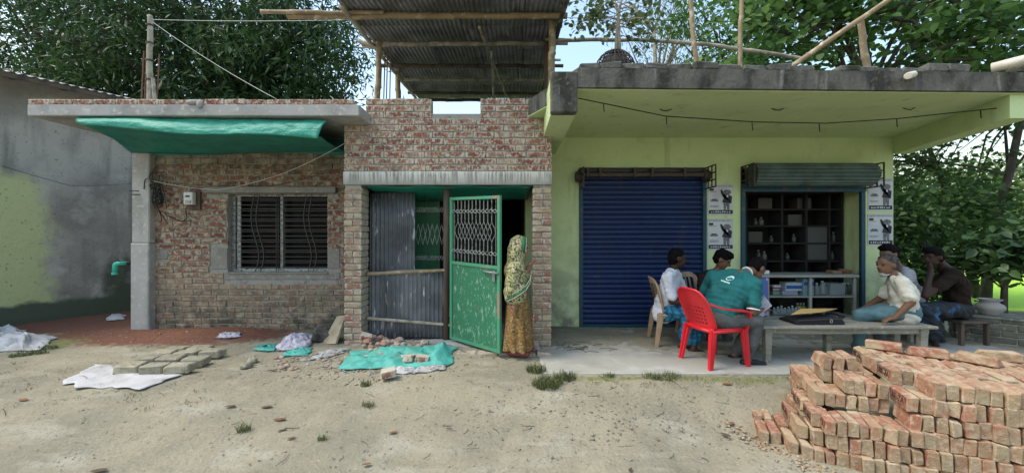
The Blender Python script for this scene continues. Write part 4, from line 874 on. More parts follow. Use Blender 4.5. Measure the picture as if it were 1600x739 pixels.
# ------------------------------------------------------------------ inside the open bay
su = E('wall_shelves', P(1240, 500, 6.1), 'dark wooden wall shelves at the back of the open shop', 'shelf')
Ys = 6.0
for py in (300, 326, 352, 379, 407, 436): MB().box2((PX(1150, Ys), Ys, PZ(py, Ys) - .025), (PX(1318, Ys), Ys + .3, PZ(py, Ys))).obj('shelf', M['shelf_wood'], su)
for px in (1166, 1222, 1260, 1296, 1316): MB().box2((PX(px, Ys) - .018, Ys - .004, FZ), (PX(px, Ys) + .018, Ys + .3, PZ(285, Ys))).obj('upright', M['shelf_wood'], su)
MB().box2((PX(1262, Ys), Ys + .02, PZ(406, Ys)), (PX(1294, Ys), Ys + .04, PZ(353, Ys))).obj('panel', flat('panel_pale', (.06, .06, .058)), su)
def bottle(c, r, h, mt, label, cap='trim_white', name='bottle', grp='bottles and jars in the shop'):
    b = tag(MB().lathe(c, [(r * .8, 0), (r, .01), (r, h * .62), (r * .5, h * .78), (r * .38, h * .8), (r * .38, h * .88)], 12).obj(name, mt, sm=True), label, 'bottle', grp)
    MB().lathe(Vector(c) + Vector((0, 0, h * .88)), [(r * .45, 0), (r * .45, h * .12), (r * .3, h * .125)], 10).obj('cap', M[cap], b); return b
def carton(c, d, mt, label, band=None, grp='cartons in the shop', rz=0.):
    rot = Matrix.Rotation(rz, 3, 'Z')
    b = tag(MB().box(Vector(c) + Vector((0, 0, d[2] / 2)), d, rot).obj('carton', mt, bevel=.003), label, 'box', grp)
    if band: MB().box(Vector(c) + rot @ Vector((0, -d[1] / 2 - .001, d[2] * band[1])), (d[0] * .94, .002, d[2] * band[2]), rot).obj('printed_band', band[0], b)
    return b
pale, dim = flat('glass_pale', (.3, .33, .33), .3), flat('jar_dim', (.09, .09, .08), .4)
for px, py, n in ((1180, 352, 3), (1205, 379, 2), (1240, 379, 2), (1302, 379, 3), (1276, 407, 3), (1300, 407, 2), (1185, 407, 3), (1230, 407, 2)):
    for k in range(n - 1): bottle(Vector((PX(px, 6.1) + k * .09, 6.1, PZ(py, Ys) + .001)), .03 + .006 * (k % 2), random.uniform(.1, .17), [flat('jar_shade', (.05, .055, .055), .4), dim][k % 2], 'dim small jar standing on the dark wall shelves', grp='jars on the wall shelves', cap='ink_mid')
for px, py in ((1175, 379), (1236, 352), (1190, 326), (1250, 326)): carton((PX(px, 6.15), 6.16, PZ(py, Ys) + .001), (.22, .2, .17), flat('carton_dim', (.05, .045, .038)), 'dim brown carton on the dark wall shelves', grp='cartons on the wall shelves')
# display counter
yc0, yc1 = 5.40, 5.80; kx0, kx1 = PX(1172, yc0), PX(1338, yc0); kt = PZ(429.5, yc0); km = PZ(463.5, yc0)
ct = E('display_counter', ((kx0 + kx1) / 2, yc0, FZ), 'pale glass fronted display counter in the open shop bay', 'counter')
MB().box2((kx0 - .02, yc0 - .03, kt - .035), (kx1 + .02, yc1 + .02, kt)).obj('top', M['counter'], ct, bevel=.006)
for px in (1172, 1200, 1267, 1336): MB().box2((PX(px, yc0) - .018, yc0, FZ), (PX(px, yc0) + .018, yc0 + .035, kt - .035)).obj('post', M['counter'], ct)
MB().box2((kx0, yc0 + .004, km - .012), (kx1, yc1, km + .008)).obj('shelf', M['counter'], ct)
MB().box2((kx0, yc0 + .004, FZ + .06), (kx1, yc1, FZ + .085)).obj('shelf', M['counter'], ct)
kl = PZ(494, yc0); MB().box2((kx0, yc0 + .004, kl - .014), (kx1, yc1, kl)).obj('shelf', M['counter'], ct)
MB().box2((kx0, yc1, FZ), (kx1, yc1 + .02, kt - .035)).obj('back_panel', M['shelf_wood'], ct)
MB().box2((kx0, yc0 - .012, FZ), (kx1, yc0 - .002, kl - .016)).obj('kick_panel', M['counter'], ct)
pp = MB().box2((PX(1174, yc0), yc0 - .008, kl + .002), (PX(1199.5, yc0), yc0 - .003, kt - .04)).obj('printed_panel', mat('floral_print', (.5, .52, .62), .6, [dict(c=(.12, .1, .3), t='vor', s=9, lo=.35, hi=.2), dict(c=(.4, .22, .3), s=12, lo=.55, hi=.6), dict(c=(.1, .15, .38), s=3, lo=.5, hi=.55)]), ct)
gm = mat('counter_glass', (.8, .85, .85), .05); gm.node_tree.nodes['Principled BSDF'].inputs['Transmission Weight'].default_value = 1.; gm.node_tree.nodes['Principled BSDF'].inputs['IOR'].default_value = 1.1
for a_, b_ in ((1201.5, 1265.5), (1268.5, 1334.5)): MB().box2((PX(a_, yc0), yc0 + .012, kl + .002), (PX(b_, yc0), yc0 + .015, kt - .04)).obj('pane', gm, ct)
blue, wht, redc, grn, gry = flat('print_blue', (.03, .12, .4)), flat('card_white', (.6, .62, .66)), flat('card_red', (.35, .05, .06)), flat('card_green', (.2, .33, .26)), flat('card_grey', (.3, .33, .33))
yi_ = 5.55; z1, z2 = km + .009, kl + .001
carton((PX(1210, yi_), yi_, z1), (.11, .1, .055), grn, 'small green carton under the red one in the counter')
carton((PX(1209, yi_), yi_, z1 + .056), (.1, .1, .05), redc, 'small red and white carton on the counter shelf', (wht, .5, .3)); carton((PX(1211, yi_), yi_, z1 + .107), (.11, .09, .035), wht, 'small white carton topping the red one in the counter')
carton((PX(1230, yi_), yi_, z1), (.22, .12, .06), flat('card_lilac', (.38, .37, .48)), 'flat lilac carton lying under the blue printed box'); carton((PX(1236, yi_), yi_, z1 + .061), (.25, .14, .12), wht, 'white carton with a blue wave band in the counter', (blue, .45, .4))
carton((PX(1257, yi_ - .02), yi_ - .02, z1), (.15, .16, .235), flat('card_aqua', (.25, .38, .45)), 'tall pale blue carton beside the counter divider', (blue, .72, .2))
carton((PX(1302, yi_), yi_, z1), (.21, .16, .17), gry, 'grey green carton on the counter shelf between jars')
for k in range(3): bottle(Vector((PX(1276 + 6 * k, yi_), yi_ - .03 * (k % 2), z1)), .035, .17 + .03 * (k == 1), pale, 'clear jar left of the grey carton in the counter', grp='jars left of the grey carton')
for k in range(3): bottle(Vector((PX(1319 + 6 * k, yi_), yi_, z1)), .032, .17, dim, 'clear jar at the outer end of the counter shelf', grp='jars at the counter end')
for k in range(8): bottle(Vector((PX(1206 + 5.6 * k, yi_), yi_ - .05, z2)), .028, .1 + .015 * (k % 3), pale, 'small white capped jar in the lower counter row', grp='jars in the lower counter row')
for k in range(3): bottle(Vector((PX(1250 + 5 * k, yi_), yi_ + .05, z2)), .025, .15, flat('jar_yellow', (.3, .3, .08), .4), 'small yellowish bottle behind the lower jar row', grp='yellow bottles in the counter')
bs = E('basket', P(1315, 426, 5.6), 'brown shallow basket standing on the counter top', 'basket')
MB().lathe(Vector((PX(1321, 5.6), 5.6, kt + .001)), [(.05, 0), (.07, .005), (.085, .055), (.09, .06), (.08, .058), (.066, .012), (.05, .01)], 16).obj('bowl', flat('basket_brown', (.25, .13, .08)), bs, sm=True)
carton((PX(1303, 5.6), 5.6, kt + .001), (.14, .12, .045), flat('carton_brown', (.2, .13, .08)), 'small brown carton beside the basket on the counter')
carton((PX(1195, 5.55), 5.55, kt + .001), (.09, .07, .05), wht, 'small white packet on the counter behind the leaning man')

# ------------------------------------------------------------------ bench, bag, low wall, pot
bz = PZ(510, 4.07)
bench = E('bench', (3.6, 4.28, FZ), 'long weathered grey wooden bench on the verandah', 'bench')
b0, b1 = PX(1190, 4.07), PX(1466, 4.07)
for k in range(3): MB().box2((b0 + random.uniform(-.02, .02), 4.07 + .145 * k, bz - .03), (b1 + random.uniform(-.02, .02), 4.07 + .145 * (k + 1) - .006, bz + random.uniform(-.002, .002))).obj('seat_plank', M['wood_grey'], bench, bevel=.005)
for y in (4.11, 4.44): MB().box2((b0 + .05, y, bz - .09), (b1 - .05, y + .03, bz - .031)).obj('apron', M['wood_grey'], bench, bevel=.003)
for x in (b0 + .09, b1 - .12, 3.62):
    for y in (4.12, 4.41): 
        if x == 3.62 and y < 4.3: continue
        MB().hexa([(x - .028, y - .028, FZ), (x + .028, y - .028, FZ), (x + .028, y + .028, FZ), (x - .028, y + .028, FZ), (x - .04, y - .035, bz - .031), (x + .04, y - .035, bz - .031), (x + .04, y + .035, bz - .031), (x - .04, y + .035, bz - .031)]).obj('leg', M['wood_grey'], bench, bevel=.004)
for x in (b0 + .09, b1 - .12): MB().box2((x - .015, 4.15, FZ + .1), (x + .015, 4.39, FZ + .14)).obj('stretcher', M['wood_grey'], bench)
bg_ = E('laptop_bag', (PX(1275, 4.3), 4.3, bz), 'black laptop bag lying on the bench under an envelope', 'bag')
bx_ = MB(); n0, n1 = PX(1236, 4.22), PX(1310, 4.22)
bx_.grid(lambda u, v: (n0 + (n1 - n0) * u, 4.14 + .27 * v, bz + .004 + .085 * (1 - (2 * u - 1) ** 6 * .35) * (1 - (2 * v - 1) ** 6 * .5) * (.55 + .45 * u)), 16, 10, .0, None)
top = list(bx_.v); nn = len(top); bx_.v += [(x, y, bz + .003) for x, y, z in top]; fs0 = list(bx_.f); bx_.f += [tuple(i + nn for i in reversed(f)) for f in fs0]
q_ = lambda i, j: j * 17 + i
ring = [q_(i, 0) for i in range(16)] + [q_(16, j) for j in range(10)] + [q_(i, 10) for i in range(16, 0, -1)] + [q_(0, j) for j in range(10, 0, -1)]
bx_.f += [(b, a, a + nn, b + nn) for a, b in zip(ring, ring[1:] + ring[:1])]
bx_.obj('body', M['bag'], bg_, sm=False)
MB().tube([(n0 + (n1 - n0) * t, 4.138, bz + .02 + .05 * (.5 + .5 * t)) for t in np.linspace(.03, .97, 12)], .006, 5).obj('zip', M['iron_dark'], bg_)
MB().tube([(n0 + .36, 4.12 - .015 * math.sin(t), bz + .045 + .02 * math.cos(t)) for t in np.linspace(0, 6.28, 12)], .004, 5).obj('buckle', M['iron_pale'], bg_)
MB().tube([(n1 - .02, 4.2, bz + .07), (n1 + .02, 4.17, bz + .08), (n1 + .02, 4.3, bz + .09), (n1 - .03, 4.36, bz + .08)], .012, 6).obj('strap', M['bag'], bg_)
ev = MB(); ev.hexa([P(1236, 491, 4.2), P(1287, 490, 4.2), P(1308, 483, 4.38), P(1252, 484, 4.38)] + [v + Vector((0, 0, .006)) for v in (P(1236, 491, 4.2), P(1287, 490, 4.2), P(1308, 483, 4.38), P(1252, 484, 4.38))])
for i in range(len(ev.v)): ev.v[i] = (ev.v[i][0], ev.v[i][1], bz + (.098 if i < 4 else .103) + (.0 if ev.v[i][0] < 3.2 else .03))
tag(ev.obj('envelope', M['envelope']), 'tan paper envelope lying on the black laptop bag', 'envelope')
# low brick seat wall at the end of the verandah
lw = E('low_wall', (5.7, 4.9, .1), 'low weathered brick seat wall at the end of the verandah', 'wall')
la, lb = Vector((PX(1492, 5.0), 5.0)), Vector((6.5, 4.32)); ld = (lb - la).normalized(); ln = Vector((-ld.y, ld.x)); LL = (lb - la).length
lz = PZ(490, 5.0)
def LW(u, v, z): q = la + ld * u + ln * v; return Vector((q.x, q.y, z))
c = MB(); c.hexa([LW(.01, .01, 0), LW(LL, .01, 0), LW(LL, .5, 0), LW(.01, .5, 0), LW(.01, .01, lz - .03), LW(LL, .01, lz - .03), LW(LL, .5, lz - .03), LW(.01, .5, lz - .03)]); c.obj('core', M['mortar'], lw)
c = MB(); c.hexa([LW(-.02, -.02, lz - .028), LW(LL, -.02, lz - .028), LW(LL, .52, lz - .028), LW(-.02, .52, lz - .028), LW(-.02, -.02, lz), LW(LL, -.02, lz), LW(LL, .52, lz), LW(-.02, .52, lz)]); c.obj('coping', M['low_wall'], lw, bevel=.01)
wbr = brick_meshes('seat_wall_brick', M['low_wall'], jit=.005, bev=.009)
ang = math.atan2(ld.y, ld.x); k = 0; z = .06
while z < lz - .06:
    u = -(k % 2) * .125
    while u < LL:
        l, r = max(u, 0), min(u + .25, LL)
        if r - l > .04: link('brick', random.choice(wbr), lw, Matrix.Translation(LW((l + r) / 2, .05, z + .04)) @ Matrix.Rotation(ang + random.uniform(-.015, .015), 4, 'Z') @ Matrix.Diagonal(((r - l - .01) / .24, 1, 1.03, 1)))
        u += .25
    for v_ in (.06, .3): link('brick', random.choice(wbr), lw, Matrix.Translation(LW(.05, v_ + .1, z + .04)) @ Matrix.Rotation(ang + math.pi / 2, 4, 'Z') @ Matrix.Diagonal((.95, 1, 1.03, 1)))
    z += .082; k += 1
pc = LW((PX(1553, 4.78) - la.x) / ld.x, .2, lz)
tag(MB().lathe(pc, [(r_ * .8, z_ * 1.05) for r_, z_ in [(.1, 0), (.115, .01), (.12, .03), (.165, .075), (.17, .1), (.15, .13), (.105, .15), (.1, .165), (.135, .185), (.14, .195), (.12, .195), (.085, .17), (.08, .14)]], 24).obj('clay_pot', M['pot'], sm=True), 'grey waisted pot standing on the low brick seat wall', 'pot')

# ------------------------------------------------------------------ plastic chairs
def chair(loc, rz, mt, label, arms=True, sc=1., group=None):
    ro = E('plastic_chair', loc, label, 'chair', group)
    T = Matrix.Translation(loc) @ Matrix.Rotation(rz, 4, 'Z') @ Matrix.Scale(sc, 4)
    def fin(m, name, sm=True):
        m.v = [tuple(T @ Vector(v)) for v in m.v]; return m.obj(name, M[mt], ro, sm=sm)
    sh = .41
    def seatf(u, v):
        x, y = -.2 + .42 * u, (-.21 + .42 * v) * (1 - .08 * (1 - u)); return (x, y, sh - .02 * math.sin(math.pi * v) * math.sin(math.pi * min(1, u * 1.1)) + (.0 if u < .93 else -.02 * (u - .93) / .07))
    fin(MB().grid(seatf, 14, 12, .012, (0, 0, -1)), 'seat')
    sk_ = MB(); sk_.tube([(-.2, -.2, sh - .025), (.2, -.215, sh - .025), (.225, 0, sh - .03), (.2, .215, sh - .025), (-.2, .2, sh - .025), (-.205, 0, sh - .025), (-.2, -.2, sh - .025)], .02, 6); fin(sk_, 'seat_rim')
    W0, W1 = .2, .215
    rec = .13 if arms else .05
    def backf(u, v):
        y = (2 * u - 1) * (W0 + (W1 - W0) * math.sin(v * 2.2)); top = 1 - .16 * (2 * u - 1) ** 4
        return (-.2 - rec * v - .03 * v * v + .05 * (2 * u - 1) ** 2, y * (1 - .12 * v ** 5), sh + (.415 * top) * v)
    m = MB(); nu_, nv_ = (21, 20)
    m.grid(backf, nu_, nv_)
    keep = []
    for f_i, f in enumerate(m.f):
        i, j = f_i % nu_, f_i // nu_
        if arms: hole = 4 <= i <= 16 and 2 <= j <= 11 and i % 2 == 0 and j % 2 == 0
        else: hole = 3 <= i <= 17 and 3 <= j <= 16 and i % 4 != 1
        if not hole: keep.append(f)
    n0_ = len(m.v); base = [Vector(v) for v in m.v]; m.f = list(keep)
    m.v += [tuple(v + Vector((.012, 0, .003))) for v in base]; m.f += [tuple(k + n0_ for k in reversed(f)) for f in keep]
    fin(m, 'backrest')
    rim = [backf(0, v) for v in np.linspace(0, 1, 10)] + [backf(u, 1) for u in np.linspace(.06, .94, 14)] + [backf(1, v) for v in np.linspace(1, 0, 10)]
    fin(MB().tube(rim, .013, 6), 'back_rim')
    for sy in (-1, 1):
        for fx in (-1, 1):
            topz = sh - .005; tx, ty = (.19 if fx > 0 else -.18), .19 * sy; bx2, by2 = (.235 if fx > 0 else -.245), .225 * sy
            if arms and fx > 0: ty = .225 * sy; by2 = .235 * sy
            w1, w2 = .036, .022
            for dx, dy, ww, wd in ((0, 0, 1., .45), (0, -sy * .012, .5, 1.)):
                m = MB(); q = []
                for (x_, y_, z_, w_) in ((bx2, by2, 0, w2), (tx, ty, topz, w1)):
                    a_, b_ = w_ * ww, w_ * wd
                    q += [(x_ - a_ + dx, y_ - b_ + dy, z_), (x_ + a_ + dx, y_ - b_ + dy, z_), (x_ + a_ + dx, y_ + b_ + dy, z_), (x_ - a_ + dx, y_ + b_ + dy, z_)]
                m.hexa(q)
                if dx == 0 and dy == 0: mm = m
                else: mm.add(m.v, m.f)
            fin(mm, 'leg', False)
        if arms:
            path = [(-.24, .2 * sy, sh + .27), (-.12, .235 * sy, sh + .225), (.05, .25 * sy, sh + .2), (.17, .25 * sy, sh + .19), (.225, .245 * sy, sh + .17), (.235, .24 * sy, sh + .12), (.215, .232 * sy, sh + .02), (.2, .228 * sy, sh - .03)]
            m = MB(); vs = []
            for i, p_ in enumerate(path):
                p_ = Vector(p_); t_ = (Vector(path[min(i + 1, 7)]) - Vector(path[max(i - 1, 0)])).normalized(); n_ = Vector((-t_.z, 0, t_.x)); ww = (.02, .026, .03, .03, .028, .024, .024, .026)[i]
                for a_, b_ in ((-ww, -.009), (ww, -.009), (ww, .009), (-ww, .009)): vs.append(p_ + Vector((0, a_, 0)) + n_ * b_)
            m.add(vs, [(i * 4 + k, i * 4 + (k + 1) % 4, i * 4 + 4 + (k + 1) % 4, i * 4 + 4 + k) for i in range(7) for k in range(4)] + [(3, 2, 1, 0), (28, 29, 30, 31)])
            fin(m, 'armrest', False)
    return ro
chair(Vector((2.16, 4.12, FZ)), R(16), 'red_plastic', 'bright red plastic armchair under the man in the teal shirt', True, .97)
chair(Vector((2.02, 4.84, FZ)), R(-8), 'beige_plastic', 'beige plastic chair under the man in the white shirt', False, 1.)
chair(Vector((2.62, 5.28, FZ)), R(-60), 'beige_plastic', 'brown plastic chair hidden behind the teal shirted man', False, 1.)

# ------------------------------------------------------------------ people
def blob(parts, name, mt, parent=None, vox=.01, it=5, folds=0., fs=9., seed=0.):
    m = MB()
    for p in parts:
        if p[0] == 'c': m.capsule(p[1], p[2], p[3], p[4])
        elif p[0] == 'e': m.sphere(p[1], p[2], p[3] if len(p) > 3 else None, n=16, m=10)
        elif p[0] == 'm': m.add(p[1].v, p[1].f)
    o = m.obj(name, M[mt])
    r = o.modifiers.new('r', 'REMESH'); r.mode = 'VOXEL'; r.voxel_size = vox
    s = o.modifiers.new('s', 'SMOOTH'); s.factor = .5; s.iterations = it
    dg = bpy.context.evaluated_depsgraph_get(); dg.update()
    me = bpy.data.meshes.new_from_object(o.evaluated_get(dg)); old = o.data
    bpy.data.objects.remove(o); bpy.data.meshes.remove(old)
    me.name = name; smooth(me)
    if folds:
        n = len(me.vertices); co = np.empty(n * 3, np.float32); me.vertices.foreach_get('co', co); co = co.reshape(-1, 3)
        no = np.empty(n * 3, np.float32); me.vertices.foreach_get('normal', no); no = no.reshape(-1, 3)
        x, y, z = (co * fs).T
        w_ = np.sin(x * 2.1 + z * 3.3 + seed + np.sin(z * 2.7 + y * 2)) + np.sin(y * 3.7 - z * 2.2 + seed * 2 + np.sin(x * 3)) + .6 * np.sin(z * 7.1 + x * 5 + y * 4 + seed)
        co += no * (w_ * folds)[:, None]; me.vertices.foreach_set('co', co.ravel()); me.update()
    if not me.materials: me.materials.append(M[mt])
    return link(name, me, parent)
def hand_parts(w, d, side, sc=1., curl=.5):
    """palm and five fingers from the wrist w along d"""
    d = d.normalized(); up = Vector((0, 0, 1)); s_ = d.cross(up); s_ = s_.normalized() if s_.length > .1 else Vector((0, 1, 0)); n_ = s_.cross(d)
    pc_ = w + d * .045 * sc; out = [('c', w, pc_ + d * .02 * sc, .023 * sc, .026 * sc), ('c', pc_ - s_ * .018 * sc, pc_ + d * .035 * sc - s_ * .02 * sc, .016 * sc, .013 * sc), ('c', pc_ + s_ * .018 * sc, pc_ + d * .035 * sc + s_ * .02 * sc, .016 * sc, .013 * sc)]
    for k, ln in zip((-1.5, -.5, .5, 1.5), (.055, .07, .075, .06)):
        a = pc_ + d * .045 * sc + s_ * (k * .0175 * sc); b = a + (d - n_ * curl * .5).normalized() * ln * .55 * sc; e = b + (d - n_ * curl * 1.6).normalized() * ln * .5 * sc
        out += [('c', a, b, .0085 * sc, .008 * sc), ('c', b, e, .008 * sc, .0065 * sc)]
    t0 = w + d * .02 * sc + s_ * side * .02 * sc; t1 = t0 + (d * .6 + s_ * side * .8) * .035 * sc; out += [('c', t0, t1, .0105 * sc, .009 * sc), ('c', t1, t1 + (d - n_ * .5).normalized() * .03 * sc, .009 * sc, .007 * sc)]
    return out
def head_frame(f, tilt=Vector((0, 0, 1))):
    f = f.normalized(); s_ = f.cross(tilt).normalized(); u_ = s_.cross(f).normalized(); return f, s_, u_
def rotm(f, s_, u_): return Matrix((f, -s_, u_)).transposed()
def head_parts(c, f, s_, u_, k=1.):
    rm = rotm(f, s_, u_)
    L = lambda x, y, z: c + (f * x + s_ * y + u_ * z) * k
    return [('e', L(-.012, 0, .025), (.098 * k, .077 * k, .095 * k), rm), ('e', L(.025, 0, -.03), (.068 * k, .06 * k, .088 * k), rm), ('c', L(.055, 0, -.075), L(.06, 0, -.09), .03 * k, .026 * k),
            ('c', L(.086, 0, .02), L(.108, 0, -.022), .011 * k, .017 * k), ('c', L(.078, -.035, .034), L(.078, .035, .034), .016 * k, .016 * k), ('c', L(.082, -.018, -.055), L(.082, .018, -.055), .011 * k, .011 * k),
            ('e', L(-.01, .077, -.005), (.022 * k, .01 * k, .034 * k), rm), ('e', L(-.01, -.077, -.005), (.022 * k, .01 * k, .034 * k), rm)], L, rm
def person(label, J, face, skin='skin', hair='hair', shirt='white_shirt', sleeve=.6, legs='pants', legmat='grey_pants', shoe=None, k=1., hairlen=1., seed=1., hand_dir={}, tilt=Vector((0, 0, 1)), torso=1., hem=0.):
    J = {a: Vector(b) for a, b in J.items()}
    side = (J['shR'] - J['shL']).normalized(); hipS = J.get('hips', side); hipS = hipS.normalized()
    f, s_, u_ = head_frame(Vector(face), tilt)
    pel, ch, nk = J['pel'], J['chest'], J['neck']
    body = [('c', pel + side * .06, ch + side * .07, .1 * torso, .1 * torso), ('c', pel - side * .06, ch - side * .07, .1 * torso, .1 * torso), ('c', ch, nk, .11 * torso, .055), ('c', ch + side * .05, J['shR'], .085, .056), ('c', ch - side * .05, J['shL'], .085, .056),
            ('c', nk - (J['head'] - nk) * .2, J['head'], .052, .05), ('c', nk, J['shR'], .05, .052), ('c', nk, J['shL'], .05, .052)]
    hp_, L, rm = head_parts(J['head'], f, s_, u_, k); body += hp_
    for S, sg in (('R', 1), ('L', -1)):
        body += [('c', J['sh' + S], J['el' + S], .05, .041), ('c', J['el' + S], J['ha' + S], .04, .026)]
        body += hand_parts(J['ha' + S], hand_dir.get(S, J['ha' + S] - J['el' + S]), -sg)
        h0 = pel + hipS * sg * .085 
        body += [('c', h0, J['kn' + S], .082, .058), ('c', J['kn' + S], J['an' + S], .053, .036)]
        fd_ = J.get('foot' + S, J.get('foot', f)); fd_ = Vector((fd_.x, fd_.y, 0)).normalized(); an = J['an' + S]
        body += [('c', Vector((an.x, an.y, an.z)) - fd_ * .03 - Vector((0, 0, .03)), an + fd_ * .15 - Vector((0, 0, .05)), .034, .024), ('c', an, an - Vector((0, 0, .03)), .036, .036)]
    b = blob(body, 'person', skin, vox=.0095); tag(b, label, 'person')
    g = .016
    sp = [('c', pel + side * .06, ch + side * .07, .1 * torso + g, .1 * torso + g), ('c', pel - side * .06, ch - side * .07, .1 * torso + g, .1 * torso + g), ('c', ch, nk.lerp(ch, .12), .11 * torso + g, .05 + g), ('c', ch + side * .05, J['shR'], .085 + g, .058 + g), ('c', ch - side * .05, J['shL'], .085 + g, .058 + g), ('c', nk.lerp(ch, .1), J['shR'], .045 + g, .054 + g), ('c', nk.lerp(ch, .1), J['shL'], .045 + g, .054 + g)]
    if hem: sp += [('c', pel + side * .06, pel + side * .07 - Vector((0, 0, hem)), .1 * torso + g, .105 * torso + g), ('c', pel - side * .06, pel - side * .07 - Vector((0, 0, hem)), .1 * torso + g, .105 * torso + g)]
    for S in 'RL': sp.append(('c', J['sh' + S], J['sh' + S].lerp(J['el' + S], sleeve), .053 + g, .053 + g))
    sh_ = blob(sp, 'shirt', shirt, b, vox=.012, it=6, folds=.0045, fs=13, seed=seed)
    if legs == 'pants':
        lp = [('c', pel + hipS * .05, pel - hipS * .05, .118, .118)]
        for S, sg in (('R', 1), ('L', -1)): lp += [('c', pel + hipS * sg * .085, J['kn' + S], .096, .074), ('c', J['kn' + S], J['kn' + S].lerp(J['an' + S], .9), .07, .055)]
        blob(lp, 'trousers', legmat, b, vox=.012, it=5, folds=.004, seed=seed + 2)
    else:
        lp = [('c', pel + hipS * .05, pel - hipS * .05, .125, .125)]; kn = (J['knR'] + J['knL']) / 2; an = (J['anR'] + J['anL']) / 2
        for S, sg in (('R', 1), ('L', -1)): lp += [('c', pel + hipS * sg * .085, J['kn' + S], .105, .085), ('c', J['kn' + S], J['kn' + S].lerp(J['an' + S], .7), .085, .085)]
        lp += [('c', pel, kn, .11, .085), ('c', kn, kn.lerp(an, .72), .085, .1)]
        blob(lp, 'lungi', legmat, b, vox=.013, it=5, folds=.007, fs=11, seed=seed + 2)
    if shoe:
        for S in 'RL':
            an = J['an' + S]; fd_ = J.get('foot' + S, J.get('foot', f)); fd_ = Vector((fd_.x, fd_.y, 0)).normalized()
            blob([('c', an - fd_ * .035 - Vector((0, 0, .042)), an + fd_ * .16 - Vector((0, 0, .055)), .042, .032), ('c', an + fd_ * .04 - Vector((0, 0, .035)), an + fd_ * .1 - Vector((0, 0, .045)), .036, .036)], 'shoe', shoe, b, vox=.009, it=3)
    if hair:
        hpz = [('e', L(-.022, 0, .045), (.098 * k * hairlen, .084 * k, .088 * k * hairlen), rm), ('e', L(-.052, 0, .0), (.07 * k, .08 * k, .085 * k), rm)]
        if hairlen > 1.02: hpz += [('e', L(.03, 0, .095), (.07 * k, .075 * k, .045 * k), rm)]
        blob(hpz, 'hair', hair, b, vox=.01, it=2, folds=.0025, fs=30, seed=seed)
    for sg in (-1, 1): MB().sphere(L(.083, sg * .032, .008), .0095 * k, n=8, m=6).obj('eye', M['eye'], b, sm=True)
    return b, L, rm, sh_
X = Vector((1, 0, 0)); Yv = Vector((0, 1, 0))
# man in the white shirt on the beige chair
person('man in a white shirt and blue lungi seated on the beige chair', dict(
    pel=P(1037, 486, 4.84), chest=P(1044, 452, 4.82), neck=P(1052, 420, 4.8), head=P(1059, 404, 4.78), shR=P(1044, 432, 4.64), shL=P(1056, 431, 4.97),
    elR=P(1050, 471, 4.58), haR=P(1076, 474, 4.5), elL=P(1072, 466, 4.95), haL=P(1092, 474, 4.7), knR=P(1078, 490, 4.5), knL=P(1092, 488, 4.72), anR=P(1068, 540, 4.62), anL=P(1084, 545, 4.5), foot=Vector((1, -.35, 0)), hips=Vector((-.35, -1, 0))),
    Vector((1, -.05, -.12)), skin='skin_dark', shirt='white_shirt', sleeve=.8, legs='lungi', legmat='lungi', shoe='shoe', seed=1., hem=.03)
# man in the dark shirt behind
person('man in a dark maroon shirt with bushy black hair looking down behind the others', dict(
    pel=P(1116, 484, 5.3), chest=P(1116, 448, 5.22), neck=P(1122, 422, 5.16), head=P(1129, 406, 5.1), shR=P(1098, 434, 5.12), shL=P(1143, 434, 5.24), elR=P(1096, 468, 5.0), haR=P(1120, 478, 4.85), elL=P(1150, 468, 5.1), haL=P(1140, 478, 4.9),
    knR=P(1112, 492, 4.86), knL=P(1138, 492, 4.9), anR=P(1112, 540, 4.85), anL=P(1136, 540, 4.9), foot=Vector((.3, -1, 0)), hips=Vector((-1, -.1, 0))),
    Vector((.75, -.6, -.55)), shirt='maroon_shirt', sleeve=.75, legmat='grey_pants', hairlen=1.1, seed=2.)
# man in the teal polo leaning over papers
tb, tL, trm, tsh = person('man in a teal polo shirt leaning over papers on the red chair', dict(
    pel=P(1119, 498, 4.12), chest=P(1142, 450, 4.14), neck=P(1163, 427, 4.2), head=P(1182, 420, 4.3), shR=P(1180, 445, 4.02), shL=P(1114, 431, 4.32),
    elR=P(1176, 488, 3.98), haR=P(1193, 484, 4.12), elL=P(1097, 466, 4.5), haL=P(1120, 486, 4.5), knR=P(1183, 502, 4.0), knL=P(1176, 500, 4.3), anR=P(1168, 560, 4.05), anL=P(1148, 553, 4.28), foot=Vector((1, -.1, 0)), hips=Vector((.05, -1, 0))),
    Vector((.8, .3, -.75)), shirt='teal_shirt', sleeve=.68, legmat='grey_pants', shoe='shoe', seed=3., hairlen=.99, torso=1.12)
# polo badge on the back: round emblem and a word below, plus white collar and cuffs
bc = P(1141, 428, 4.05); 
def onto(ob, p, d):
    hit, loc, nr, _ = ob.ray_cast(ob.matrix_world.inverted() @ p, d); return (ob.matrix_world @ loc, nr) if hit else (None, None)
bpy.context.view_layer.update()
dirv = (P(1143, 433, 4) - Vector((0, 0, CAMZ))).normalized(); loc, nr = onto(tsh, Vector((0, 0, CAMZ)), (P(1143, 430, 4) - Vector((0, 0, CAMZ))).normalized())
def patch_on(px_list, mt, name, off=.004):
    vs = []
    for px, py in px_list:
        l_, n_ = onto(tsh, Vector((0, 0, CAMZ)), (P(px, py, 4) - Vector((0, 0, CAMZ))).normalized()); vs.append(l_ + n_ * off) if l_ is not None else None
    if len(vs) < 3: return
    m = MB(); n = len(vs); m.add(vs + [v - Vector((0, -.004, 0)) for v in vs], [tuple(range(n)), tuple(range(2 * n - 1, n - 1, -1))] + [((i + 1) % n, i, n + i, n + (i + 1) % n) for i in range(n)]); m.obj(name, mt, tb)
badge = flat('badge', (.55, .7, .7)); 
patch_on([(1141 + 6.5 * math.cos(t), 435 + 3.2 * math.sin(t) - 1.2 * math.cos(t)) for t in np.linspace(0, 6.283, 19)[:-1]], badge, 'emblem')
